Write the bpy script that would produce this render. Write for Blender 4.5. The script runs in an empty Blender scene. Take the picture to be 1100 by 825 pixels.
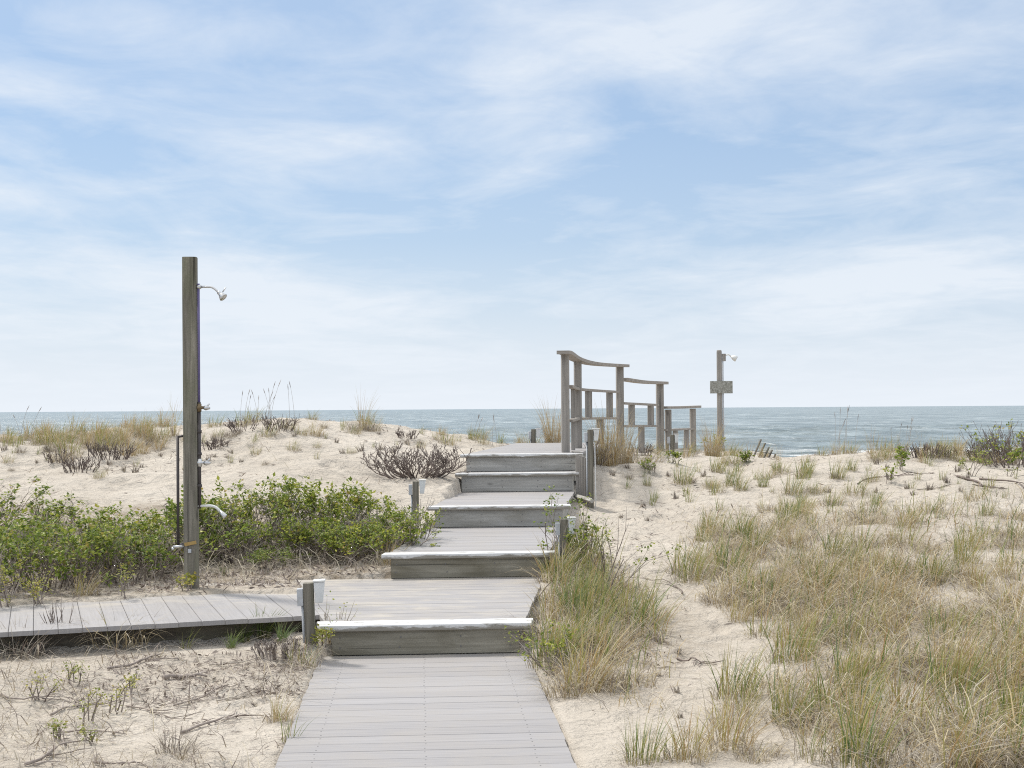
import bpy, bmesh, math, random
import numpy as np
from mathutils import Vector, Matrix

random.seed(4); RNG = np.random.default_rng(11)
scene = bpy.context.scene
C = scene.collection

# ------------------------------------------------------------------ camera model
F_PX, EYE = 1500.0, 1.55
yaw = math.atan(97 / 1500); pit = math.atan(26.5 / 1500); rol = -math.asin(0.0064)
FW = np.array([math.sin(yaw) * math.cos(pit), math.cos(yaw) * math.cos(pit), math.sin(pit)])
R0 = np.cross(FW, [0, 0, 1]); R0 /= np.linalg.norm(R0); U0 = np.cross(R0, FW)
RT = R0 * math.cos(rol) + U0 * math.sin(rol); UP = np.cross(RT, FW)
def ray(u, v): return FW * F_PX + RT * (u - 550) - UP * (v - 412.5)
def at_y(u, v, y):
    d = ray(u, v); return np.array([0, 0, EYE]) + d * (y / d[1])
def at_z(u, v, z):
    d = ray(u, v); return np.array([0, 0, EYE]) + d * ((z - EYE) / d[2])

cam = bpy.data.cameras.new('camera'); co = bpy.data.objects.new('camera', cam); C.objects.link(co)
cam.sensor_width = 36; cam.lens = F_PX * 36 / 1100; cam.clip_end = 60000; cam.clip_start = 0.1
M = Matrix((RT, UP, -FW)).transposed().to_4x4(); M.translation = (0, 0, EYE)
co.matrix_world = M
scene.camera = co

# ------------------------------------------------------------------ material helpers
def new_mat(name):
    m = bpy.data.materials.new(name); m.use_nodes = True
    nt = m.node_tree; nt.nodes.clear()
    out = nt.nodes.new('ShaderNodeOutputMaterial')
    return m, nt, out
def N(nt, t, **kw):
    n = nt.nodes.new(t)
    for k, v in kw.items():
        if k.startswith('i_'):
            n.inputs[k[2:].replace('_', ' ')].default_value = v
        else: setattr(n, k, v)
    return n
def L(nt, a, b): nt.links.new(a, b)
def ramp(nt, fac, stops, interp='LINEAR'):
    r = nt.nodes.new('ShaderNodeValToRGB'); r.color_ramp.interpolation = interp
    e = r.color_ramp.elements
    while len(e) > 1: e.remove(e[-1])
    e[0].position = stops[0][0]; e[0].color = (*stops[0][1], 1)
    for p, c in stops[1:]:
        x = e.new(p); x.color = (*c, 1)
    L(nt, fac, r.inputs[0]); return r.outputs[0]
def g3(v): return (v, v, v)
def mix(nt, fac, a, b, mode='MIX'):
    m = nt.nodes.new('ShaderNodeMix'); m.data_type = 'RGBA'; m.blend_type = mode
    for s, i in ((fac, 0), (a, 6), (b, 7)):
        if isinstance(s, (int, float)): m.inputs[i].default_value = s
        elif isinstance(s, tuple): m.inputs[i].default_value = (*s, 1)
        else: L(nt, s, m.inputs[i])
    return m.outputs[2]
def math_(nt, op, a, b=None, c=None):
    m = nt.nodes.new('ShaderNodeMath'); m.operation = op
    for s, i in ((a, 0), (b, 1), (c, 2)):
        if s is None: continue
        if isinstance(s, (int, float)): m.inputs[i].default_value = s
        else: L(nt, s, m.inputs[i])
    return m.outputs[0]
def coords(nt, scale=(1, 1, 1), kind='Object', rot=(0, 0, 0)):
    t = nt.nodes.new('ShaderNodeTexCoord'); mp = nt.nodes.new('ShaderNodeMapping')
    mp.inputs['Scale'].default_value = scale; mp.inputs['Rotation'].default_value = rot
    L(nt, t.outputs[kind], mp.inputs['Vector']); return mp.outputs[0]
def noise(nt, vec, scale, detail=4, rough=.55, dist=0):
    n = nt.nodes.new('ShaderNodeTexNoise'); n.inputs['Scale'].default_value = scale
    n.inputs['Detail'].default_value = detail; n.inputs['Roughness'].default_value = rough
    n.inputs['Distortion'].default_value = dist
    if vec is not None: L(nt, vec, n.inputs['Vector'])
    return n.outputs['Fac']
def bump(nt, h, strength, dist, normal=None):
    b = nt.nodes.new('ShaderNodeBump'); b.inputs['Strength'].default_value = strength
    b.inputs['Distance'].default_value = dist; L(nt, h, b.inputs['Height'])
    if normal: L(nt, normal, b.inputs['Normal'])
    return b.outputs[0]
def principled(nt, out, col, rough=.7, normal=None, metal=0, spec=.3):
    p = nt.nodes.new('ShaderNodeBsdfPrincipled')
    if isinstance(col, tuple): p.inputs['Base Color'].default_value = (*col, 1)
    else: L(nt, col, p.inputs['Base Color'])
    if isinstance(rough, (int, float)): p.inputs['Roughness'].default_value = rough
    else: L(nt, rough, p.inputs['Roughness'])
    p.inputs['Metallic'].default_value = metal; p.inputs['Specular IOR Level'].default_value = spec
    if normal: L(nt, normal, p.inputs['Normal'])
    L(nt, p.outputs[0], out.inputs[0]); return p

def wood_mat(name, dark, light, axis=2, moss=(.16, .17, .10), moss_amt=.35, crack=1.0, low_dark=0.0):
    m, nt, out = new_mat(name)
    s = [26, 26, 26]; s[axis] = 1.3
    v = coords(nt, tuple(s))
    gi = N(nt, 'ShaderNodeNewGeometry')
    off = math_(nt, 'MULTIPLY', gi.outputs['Random Per Island'], 37.0)
    ad = N(nt, 'ShaderNodeVectorMath', operation='ADD'); L(nt, v, ad.inputs[0]); L(nt, off, ad.inputs[1]); v = ad.outputs[0]
    grain = noise(nt, v, 1.0, 8, .62, .6)
    s2 = [3.2, 3.2, 3.2]; s2[axis] = .9
    blotch = noise(nt, coords(nt, tuple(s2)), 1.6, 6, .65, .4)
    col = ramp(nt, grain, [(.25, dark), (.5, tuple((a + b) / 2 for a, b in zip(dark, light))), (.72, light)])
    col = mix(nt, ramp(nt, blotch, [(.46, g3(0)), (.68, g3(moss_amt))]), col, moss)
    fine = noise(nt, coords(nt), 160, 2, .5)
    col = mix(nt, .25, col, ramp(nt, fine, [(.3, g3(.35)), (.7, g3(1.4))]), 'MULTIPLY')
    col = mix(nt, .5, col, ramp(nt, gi.outputs['Random Per Island'], [(0, g3(.74)), (1, g3(1.2))]), 'MULTIPLY')
    # knots and checks
    s3 = [9, 9, 9]; s3[axis] = 3.2
    vo = N(nt, 'ShaderNodeTexVoronoi'); L(nt, coords(nt, tuple(s3)), vo.inputs['Vector']); vo.inputs['Scale'].default_value = .55
    kn = ramp(nt, vo.outputs['Distance'], [(.03, g3(.35)), (.1, g3(1))])
    col = mix(nt, .9, col, kn, 'MULTIPLY')
    s4 = [40, 40, 40]; s4[axis] = .8
    ck = noise(nt, coords(nt, tuple(s4)), .8, 3, .5)
    ckr = ramp(nt, ck, [(.31, g3(.3)), (.37, g3(1))])
    col = mix(nt, .8 * crack, col, ckr, 'MULTIPLY')
    nrm = bump(nt, grain, .6, .004)
    nrm = bump(nt, ckr, .5 * crack, .004, nrm)
    principled(nt, out, col, .85, nrm)
    return m

W_POST = wood_mat('weathered_post_wood', (.07, .062, .05), (.34, .315, .265), 2, (.13, .14, .08), .75, 1.2)
W_RAIL = wood_mat('weathered_rail_wood', (.21, .195, .18), (.45, .42, .385), 2, (.22, .2, .17), .3)
W_RAILX = wood_mat('weathered_rail_wood_along', (.24, .215, .19), (.46, .42, .38), 0, (.22, .21, .18), .3)
W_RISER = wood_mat('weathered_riser_wood', (.33, .32, .30), (.58, .565, .53), 0, (.19, .17, .12), .5)
W_RISER_LOW = wood_mat('stained_riser_wood', (.17, .155, .12), (.43, .40, .33), 0, (.15, .13, .085), .7)
W_SHADE = wood_mat('shade_toned_underside_wood', (.06, .05, .04), (.16, .14, .11), 0)  # wood colour darkened to paint in the shade beneath the boards
W_SLAT = wood_mat('snow_fence_wood', (.07, .06, .055), (.17, .155, .14), 2)

def deck_mat():
    m, nt, out = new_mat('grey_composite_decking')
    gi = N(nt, 'ShaderNodeNewGeometry'); ri = gi.outputs['Random Per Island']
    at = N(nt, 'ShaderNodeAttribute', attribute_name='uvb')   # x along board, y across board
    mp = N(nt, 'ShaderNodeMapping'); mp.inputs['Scale'].default_value = (2.2, 60, 1); L(nt, at.outputs['Vector'], mp.inputs['Vector'])
    streak = noise(nt, mp.outputs[0], 1.0, 6, .6, .2)
    col = ramp(nt, ri, [(0, (.29, .28, .285)), (.5, (.31, .30, .305)), (1, (.33, .32, .325))])
    col = mix(nt, .55, col, ramp(nt, streak, [(.25, g3(.72)), (.75, g3(1.22))]), 'MULTIPLY')
    # wear, dried sand and scuffs with a shape of their own
    big = noise(nt, coords(nt), 2.6, 9, .72, .6)
    col = mix(nt, ramp(nt, big, [(.42, g3(0)), (.68, g3(.55))]), col, (.33, .305, .28))
    spec_ = noise(nt, coords(nt), 190, 2, .6)
    col = mix(nt, ramp(nt, spec_, [(.62, g3(0)), (.72, g3(.5))]), col, (.50, .44, .34))
    at2 = N(nt, 'ShaderNodeAttribute', attribute_name='sandy')
    sn = noise(nt, coords(nt, (1.2, 3.0, 1)), 2.4, 7, .68, .5)
    sf = math_(nt, 'ADD', sn, math_(nt, 'MULTIPLY', at2.outputs['Fac'], .32))
    grains = noise(nt, coords(nt), 420, 2, .6)
    sf = math_(nt, 'ADD', sf, math_(nt, 'MULTIPLY', math_(nt, 'SUBTRACT', grains, .5), .25))
    col = mix(nt, ramp(nt, sf, [(.64, g3(0)), (.86, g3(.7))]), col, (.46, .42, .36))
    nrm = bump(nt, streak, .3, .002)
    nrm = bump(nt, spec_, .15, .002, nrm)
    principled(nt, out, col, .62, nrm, 0, .35)
    return m
DECK = deck_mat()

def paint_mat():
    m, nt, out = new_mat('worn_white_paint')
    v = coords(nt, (3, 14, 14))
    n = noise(nt, v, 1.6, 8, .7, .3)
    g = N(nt, 'ShaderNodeNewGeometry')
    ed = N(nt, 'ShaderNodeAttribute', attribute_name='edge')
    f = math_(nt, 'ADD', n, math_(nt, 'MULTIPLY', ed.outputs['Fac'], .2))
    col = mix(nt, ramp(nt, f, [(.53, g3(0)), (.63, g3(1))]), (.69, .69, .69), (.27, .25, .215))
    s = noise(nt, coords(nt), 5, 5, .6)
    col = mix(nt, .6, col, ramp(nt, s, [(.3, g3(.82)), (.7, g3(1.04))]), 'MULTIPLY')
    principled(nt, out, col, .5, bump(nt, n, .2, .003), 0, .4)
    return m
PAINT = paint_mat()

def simple_mat(name, col, rough=.6, metal=0, var=.25, scale=30, spec=.4, dirt=None):
    m, nt, out = new_mat(name)
    n = noise(nt, coords(nt), scale, 5, .6)
    c = mix(nt, var, col, ramp(nt, n, [(.3, g3(.4)), (.7, g3(1.4))]), 'MULTIPLY')
    if dirt:
        n2 = noise(nt, coords(nt), scale * .4, 6, .7)
        c = mix(nt, ramp(nt, n2, [(.5, g3(0)), (.68, g3(.7))]), c, dirt)
    principled(nt, out, c, rough, bump(nt, n, .15, .002), metal, spec)
    return m
CHROME = simple_mat('chrome', (.62, .62, .62), .28, .9, .35, 60)
PVC_PURPLE = simple_mat('purple_primed_pipe', (.14, .12, .27), .5, 0)
PIPE_DARK = simple_mat('oxidised_copper_pipe', (.085, .075, .075), .5, .4, .4, 60)
BRASS = simple_mat('tarnished_brass', (.20, .15, .09), .5, .8)
PVC_WHITE = simple_mat('white_plastic', (.70, .70, .68), .45, 0, .15)
BOX_GREY = simple_mat('grey_plastic_box', (.47, .49, .52), .5, 0, .2, 25, .4, (.36, .35, .32))
BOX_LIGHT = simple_mat('pale_plastic_box', (.68, .70, .71), .45, 0, .15, 25, .4, (.5, .48, .44))
TAG_ORANGE = simple_mat('faded_orange_strap', (.40, .27, .10), .8)
SCREW = simple_mat('screw_head', (.20, .19, .19), .5, .5)
SIGN = None

def sign_mat():
    m, nt, out = new_mat('lichened_sign_board')
    n = noise(nt, coords(nt), 26, 7, .75, .4)
    n2 = noise(nt, coords(nt), 70, 3, .6)
    c = ramp(nt, n, [(.36, (.16, .16, .13)), (.5, (.31, .31, .28)), (.64, (.48, .48, .45))])
    c = mix(nt, ramp(nt, n2, [(.52, g3(0)), (.64, g3(.6))]), c, (.17, .16, .13))
    principled(nt, out, c, .9, bump(nt, n, .4, .003)); return m
SIGN = sign_mat()

def sand_mat():
    m, nt, out = new_mat('pale_beach_sand')
    v = coords(nt)
    big = noise(nt, v, .55, 5, .6, .3)
    mid = noise(nt, v, 5.0, 6, .62, .2)
    fine = noise(nt, v, 60, 4, .6)
    grain = noise(nt, v, 420, 2, .6)
    col = ramp(nt, big, [(.3, (.46, .412, .352)), (.7, (.555, .507, .445))])
    col = mix(nt, .4, col, ramp(nt, mid, [(.3, g3(.76)), (.7, g3(1.15))]), 'MULTIPLY')
    col = mix(nt, .45, col, ramp(nt, fine, [(.28, g3(.66)), (.7, g3(1.2))]), 'MULTIPLY')
    col = mix(nt, .25, col, ramp(nt, grain, [(.3, g3(.55)), (.7, g3(1.35))]), 'MULTIPLY')
    # damp organic patches
    hum = N(nt, 'ShaderNodeAttribute', attribute_name='humus')
    hn = noise(nt, v, 9, 7, .7, .4)
    hf = math_(nt, 'MULTIPLY', hum.outputs['Fac'], ramp(nt, hn, [(.36, g3(0)), (.62, g3(1))]))
    col = mix(nt, hf, col, (.25, .205, .155))
    # dark specks of seaweed and shell bits
    vo = N(nt, 'ShaderNodeTexVoronoi'); vo.inputs['Scale'].default_value = 18; L(nt, v, vo.inputs['Vector'])
    sp = ramp(nt, vo.outputs['Distance'], [(.05, g3(1)), (.11, g3(0))])
    vn = noise(nt, v, 2.2, 3, .5); sp = math_(nt, 'MULTIPLY', sp, ramp(nt, vn, [(.5, g3(0)), (.6, g3(1))]))
    col = mix(nt, sp, col, (.16, .13, .10))
    # wind ripples
    wv = N(nt, 'ShaderNodeTexWave'); wv.inputs['Scale'].default_value = 3.2; wv.inputs['Distortion'].default_value = 7
    wv.inputs['Detail'].default_value = 3; wv.inputs['Detail Scale'].default_value = 1.4
    L(nt, coords(nt, (1, 1.6, 1), rot=(0, 0, .9)), wv.inputs['Vector'])
    h = math_(nt, 'ADD', math_(nt, 'MULTIPLY', mid, 1.0), math_(nt, 'MULTIPLY', wv.outputs['Fac'], .025))
    nrm = bump(nt, h, 1.0, .09)
    nrm = bump(nt, fine, .6, .012, nrm)
    nrm = bump(nt, grain, .4, .003, nrm)
    principled(nt, out, col, .95, nrm, 0, .12)
    return m
SAND = sand_mat()

def leaf_shader(nt, out, col, trans=.35, rough=.55):
    p = nt.nodes.new('ShaderNodeBsdfPrincipled'); L(nt, col, p.inputs['Base Color'])
    p.inputs['Roughness'].default_value = rough; p.inputs['Specular IOR Level'].default_value = .25
    t = nt.nodes.new('ShaderNodeBsdfTranslucent'); L(nt, col, t.inputs[0])
    mx = nt.nodes.new('ShaderNodeMixShader'); mx.inputs[0].default_value = trans
    L(nt, p.outputs[0], mx.inputs[1]); L(nt, t.outputs[0], mx.inputs[2]); L(nt, mx.outputs[0], out.inputs[0])

def grass_mat():
    m, nt, out = new_mat('beach_grass_blades')
    c = N(nt, 'ShaderNodeAttribute', attribute_name='c').outputs['Fac']
    t = N(nt, 'ShaderNodeAttribute', attribute_name='t').outputs['Fac']
    col = ramp(nt, c, [(0, (.11, .085, .075)), (.08, (.24, .20, .175)), (.15, (.44, .40, .34)), (.24, (.56, .50, .38)), (.33, (.52, .43, .25)), (.42, (.40, .25, .11)),
                       (.52, (.40, .36, .13)), (.68, (.26, .29, .085)), (.84, (.13, .185, .05)), (1, (.19, .26, .13))])
    n = noise(nt, coords(nt), 9, 3, .5)
    col = mix(nt, .4, col, ramp(nt, n, [(.3, g3(.8)), (.7, g3(1.2))]), 'MULTIPLY')
    # withered tips and sheaths
    f = ramp(nt, t, [(0, g3(.55)), (.25, g3(0)), (.75, g3(0)), (1, g3(.65))])
    col = mix(nt, f, col, (.46, .38, .24))
    leaf_shader(nt, out, col, .3); return m
GRASS = grass_mat()

def leaf_mat(name, a, b, d):
    m, nt, out = new_mat(name)
    c = N(nt, 'ShaderNodeNewGeometry').outputs['Random Per Island']
    oi = N(nt, 'ShaderNodeObjectInfo').outputs['Random']
    col = ramp(nt, c, [(0, a), (.55, b), (.9, d), (1, (.34, .26, .09))])
    col = mix(nt, .5, col, ramp(nt, oi, [(0, (.62, .68, .75)), (1, (1.4, 1.15, .85))]), 'MULTIPLY')
    leaf_shader(nt, out, col, .35, .5); return m
LEAF = leaf_mat('beach_rose_leaves', (.09, .14, .028), (.21, .285, .045), (.40, .44, .085))
LEAF_Y = leaf_mat('yellow_green_leaves', (.22, .27, .05), (.33, .36, .09), (.45, .42, .12))
def twig_mat(name, a, b):
    m, nt, out = new_mat(name)
    c = N(nt, 'ShaderNodeNewGeometry').outputs['Random Per Island']
    n = noise(nt, coords(nt), 40, 4, .6)
    col = mix(nt, .5, ramp(nt, c, [(0, a), (1, b)]), ramp(nt, n, [(.3, g3(.6)), (.7, g3(1.35))]), 'MULTIPLY')
    principled(nt, out, col, .85, bump(nt, n, .4, .003)); return m
TWIG = twig_mat('grey_brown_twigs', (.13, .10, .085), (.44, .385, .345))
TWIG_DARK = twig_mat('dark_bare_twigs', (.10, .078, .07), (.24, .195, .175))
TWIG_PALE = twig_mat('bleached_twigs', (.33, .29, .25), (.48, .43, .37))
LITTER = twig_mat('dry_leaf_litter', (.20, .16, .14), (.46, .40, .35))

# ------------------------------------------------------------------ mesh builder
class MB:
    def __init__(s): s.v = []; s.f = []; s.m = []; s.sm = []; s.att = {}
    def add(s, vs, fs, mat=0, smooth=False):
        o = len(s.v); s.v += [tuple(map(float, p)) for p in vs]
        for f in fs: s.f.append(tuple(i + o for i in f)); s.m.append(mat); s.sm.append(smooth)
    def box(s, c, size, mat=0, R=None):
        x, y, z = size; vs = []
        for dz in (-.5, .5):
            for dx, dy in ((-.5, -.5), (.5, -.5), (.5, .5), (-.5, .5)):
                p = Vector((dx * x, dy * y, dz * z))
                if R is not None: p = R @ p
                vs.append(p + Vector(c))
        s.add(vs, [(3, 2, 1, 0), (4, 5, 6, 7), (0, 1, 5, 4), (1, 2, 6, 5), (2, 3, 7, 6), (3, 0, 4, 7)], mat)
    def prism(s, quad, z0, z1, mat=0):          # quad: ccw xy list
        n = len(quad)
        vs = [(x, y, z0) for x, y in quad] + [(x, y, z1) for x, y in quad]
        fs = [tuple(range(n - 1, -1, -1)), tuple(range(n, 2 * n))] + [(i, (i + 1) % n, n + (i + 1) % n, n + i) for i in range(n)]
        s.add(vs, fs, mat)
    def tube(s, pts, rad, sides=8, mat=0, smooth=True, caps=True):
        pts = [Vector(p) for p in pts]; n = len(pts)
        if not hasattr(rad, '__len__'): rad = [rad] * n
        vs = []; prev = None
        for i, p in enumerate(pts):
            d = (pts[min(i + 1, n - 1)] - pts[max(i - 1, 0)])
            d = d.normalized() if d.length > 1e-9 else Vector((0, 0, 1))
            a = prev if prev is not None else (Vector((1, 0, 0)) if abs(d.x) < .8 else Vector((0, 1, 0)))
            a = (a - d * a.dot(d)); a = a.normalized() if a.length > 1e-6 else d.orthogonal().normalized()
            prev = a; b = d.cross(a)
            for k in range(sides):
                t = 2 * math.pi * k / sides
                vs.append(p + (a * math.cos(t) + b * math.sin(t)) * rad[i])
        fs = [(i * sides + k, i * sides + (k + 1) % sides, (i + 1) * sides + (k + 1) % sides, (i + 1) * sides + k)
              for i in range(n - 1) for k in range(sides)]
        if caps: fs += [tuple(range(sides - 1, -1, -1)), tuple(range((n - 1) * sides, n * sides))]
        s.add(vs, fs, mat, smooth)
    def build(s, name, mats, parent=None, bevel=0, loc=None):
        me = bpy.data.meshes.new(name); me.from_pydata(s.v, [], s.f)
        for mt in (mats if isinstance(mats, (list, tuple)) else [mats]): me.materials.append(mt)
        me.polygons.foreach_set('material_index', s.m); me.polygons.foreach_set('use_smooth', s.sm)
        if bevel:
            bm = bmesh.new(); bm.from_mesh(me)
            bmesh.ops.bevel(bm, geom=[e for e in bm.edges if len(e.link_faces) == 2 and e.calc_face_angle(0) > .6],
                            offset=bevel, segments=2, profile=.6, affect='EDGES', clamp_overlap=True)
            bm.to_mesh(me); bm.free()
        me.update()
        o = bpy.data.objects.new(name, me); C.objects.link(o)
        if parent is not None: o.parent = parent
        if loc is not None: o.location = loc
        return o
    def local(s, org):
        org = np.array(org, float); s.v = [tuple(np.array(p) - org) for p in s.v]; return s

def tag(o, label=None, cat=None, group=None, kind=None):
    if label: o['label'] = label
    if cat: o['category'] = cat
    if group: o['group'] = group
    if kind: o['kind'] = kind
    return o
def thing(name, loc, label, cat, group=None, rz=0):
    o = bpy.data.objects.new(name, None); C.objects.link(o); o.location = loc; o.rotation_euler = (0, 0, rz)
    o.empty_display_size = .1
    return tag(o, label, cat, group)
def copy_tree(o, parent=None):
    c = o.copy(); C.objects.link(c); c.parent = parent
    for ch in [x for x in o.children]: copy_tree(ch, c)
    return c

# ------------------------------------------------------------------ terrain
def vnoise(x, y, seed=0):
    x = np.asarray(x, float); y = np.asarray(y, float)
    xi = np.floor(x); yi = np.floor(y); fx = x - xi; fy = y - yi
    fx = fx * fx * fx * (fx * (fx * 6 - 15) + 10); fy = fy * fy * fy * (fy * (fy * 6 - 15) + 10)
    def h(a, b):
        s = np.sin(a * 127.1 + b * 311.7 + seed * 74.7) * 43758.5453
        return s - np.floor(s)
    return (h(xi, yi) * (1 - fx) + h(xi + 1, yi) * fx) * (1 - fy) + (h(xi, yi + 1) * (1 - fx) + h(xi + 1, yi + 1) * fx) * fy - .5
def fbm(x, y, seed=0, o=4):
    r = 0; a = 1
    for i in range(o):
        r = r + a * vnoise(x * 2 ** i + i * 17.3, y * 2 ** i - i * 9.1, seed + i); a *= .5
    return r
def sstep(a, b, x):
    t = np.clip((x - a) / (b - a), 0, 1); return t * t * (3 - 2 * t)

CP = []
def cy(u, v, y): p = at_y(u, v, y); CP.append((p[0], p[1], p[2]))
def cw(x, y, z): CP.append((x, y, z))
# near ground
for x, y, z in [(-9, 2, -.02), (-3, 2, -.03), (0, 2, -.05), (3, 2, -.03), (10, 2, .1), (-1.2, 6, -.03), (-3, 6.3, -.02), (-1.1, 7.6, -.01), (-2.2, 7.6, .0),
                (-1.2, 8.6, .03), (-2.4, 8.3, .03), (-4, 8, .03), (-8, 8, .05), (.9, 6, -.03), (.95, 8, -.01), (1.2, 9, .05), (2.2, 6.5, .02), (4, 6, .08), (7, 6, .12),
                (2, 8.5, .03), (4, 9, .12), (7, 9.5, .2), (10, 10, .28), (1.25, 10.5, .16), (1.4, 11.5, .24), (2.5, 11.5, .21),
                (4.5, 12, .27), (7.5, 12, .38), (-.7, 11.4, .24), (-1.6, 11.5, .24), (-2.8, 11.3, .24), (-4, 10.6, .23), (-6, 10, .22), (-8, 10, .25),
                (-2.9, 10.3, .20), (-4.5, 9.9, .2), (-2, 12.8, .42), (-4, 12.6, .46), (-7, 12.4, .5), (-.5, 12.8, .40), (-1.8, 14.3, .66), (-4.3, 14.2, .70), (-8, 14, .72)]:
    cw(x, y, z)
for u, v, y in [(410, 604, 11.6), (450, 566, 13.3), (482, 520, 15.2), (486, 497, 16.9), (500, 482, 18.7), (300, 500, 16.5), (120, 505, 16.5), (380, 495, 16.5),
                (0, 472, 20), (60, 469, 20), (120, 466, 20), (180, 462, 20), (240, 456, 20), (300, 453, 19.6), (340, 451, 19.5), (380, 455, 19.3), (400, 460, 19.2),
                (440, 467, 19.2), (480, 473, 19.6), (515, 477, 20.2), (560, 479, 21.5), (-120, 474, 20),
                (638, 545, 15.4), (640, 520, 17), (650, 494, 20.2), (675, 490, 23), (709, 487, 25), (745, 487, 25.5), (800, 491, 24), (835, 493, 23.2), (870, 489, 22.5), (900, 485, 22),
                (950, 482, 21.5), (1000, 487, 21), (1040, 489, 21), (1100, 492, 21), (1200, 488, 21),
                (700, 530, 17), (800, 530, 16.6), (900, 520, 17), (1000, 522, 16.5), (1100, 525, 16), (660, 600, 12.4), (760, 590, 12.6), (700, 560, 14.3), (900, 580, 12.6), (1080, 570, 13)]:
    cy(u, v, y)
for x, y, z in [(-10, 23, .6), (-5, 23, .7), (-1, 23.5, .7), (1.5, 24.5, .75), (10, 25, .35), (6, 26.5, .1), (3, 28, .2), (-9, 28, -.4), (-3, 28, -.4), (3, 33, -1.3), (10, 30, -.6), (-9, 34, -1.3), (14, 20, .9), (-14, 19, 1.1), (14, 10, .35), (-14, 10, .3), (12, 34, -1.4)]:
    cw(x, y, z)
CPA = np.array(CP)
def _tps_fit(P, lam=.02):
    n = len(P); d = np.linalg.norm(P[:, None, :2] - P[None, :, :2], axis=2)
    K = np.where(d > 0, d * d * np.log(d + 1e-12), 0) + lam * np.eye(n)
    Q = np.c_[np.ones(n), P[:, :2]]
    A = np.block([[K, Q], [Q.T, np.zeros((3, 3))]])
    return np.linalg.solve(A, np.r_[P[:, 2], 0, 0, 0])
TW = _tps_fit(CPA)
def tps(x, y):
    r = TW[-3] + TW[-2] * x + TW[-1] * y
    for i in range(len(CPA)):
        d2 = (x - CPA[i, 0]) ** 2 + (y - CPA[i, 1]) ** 2 + 1e-12
        r = r + TW[i] * .5 * d2 * np.log(d2)
    return r

# stairs plan (front/back edges of every level): z, y0, y1, xl0, xr0, xl1, xr1
LEV = [(0.0, 3.2, 8.885, -.645, .66, -.645, .66),
       (.193, 8.87, 11.27, -.60, .64, -1.02, .98),
       (.389, 11.25, 13.74, -.285, 1.01, .08, 1.41),
       (.594, 13.72, 16.07, .09, 1.41, .42, 1.76),
       (.809, 16.05, 16.49, .42, 1.76, .48, 1.82),
       (1.013, 16.47, 21.7, .49, 1.84, 1.45, 2.95)]
# side path: front edge line and board direction
SP0 = at_z(49.5, 676.6, .19)[:2]; SP1 = at_z(324.6, 661.7, .19)[:2]
E_ = (SP1 - SP0); E_ /= np.linalg.norm(E_); D_ = np.array([-E_[1], E_[0]])
SPL = 2.15
def path_uv(x, y):
    dx = x - SP0[0]; dy = y - SP0[1]
    return dx * E_[0] + dy * E_[1], dx * D_[0] + dy * D_[1]
SAND_EDGE = [at_z(u, v, .193)[:2] for u, v in [(-60, 652), (0, 651), (97, 647), (155, 642), (240, 639), (320, 638), (360, 637), (400, 636)]]
SE_S = [path_uv(*p)[0] for p in SAND_EDGE]; SE_D = [path_uv(*p)[1] for p in SAND_EDGE]
FOOT = [(1.3 + .35 * math.sin(i * 1.9) + i * .06, 6.6 + i * .36, .5 * math.sin(i * 2.3)) for i in range(26)] + \
       [(random.uniform(1.2, 3.2), random.uniform(10, 20), random.uniform(-1, 1)) for _ in range(34)] + \
       [(random.uniform(-4, -1), random.uniform(14.5, 18), random.uniform(-1, 1)) for _ in range(22)] + \
       [(random.uniform(-2.2, -.9), random.uniform(6, 8.3), random.uniform(-1, 1)) for _ in range(9)]
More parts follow.
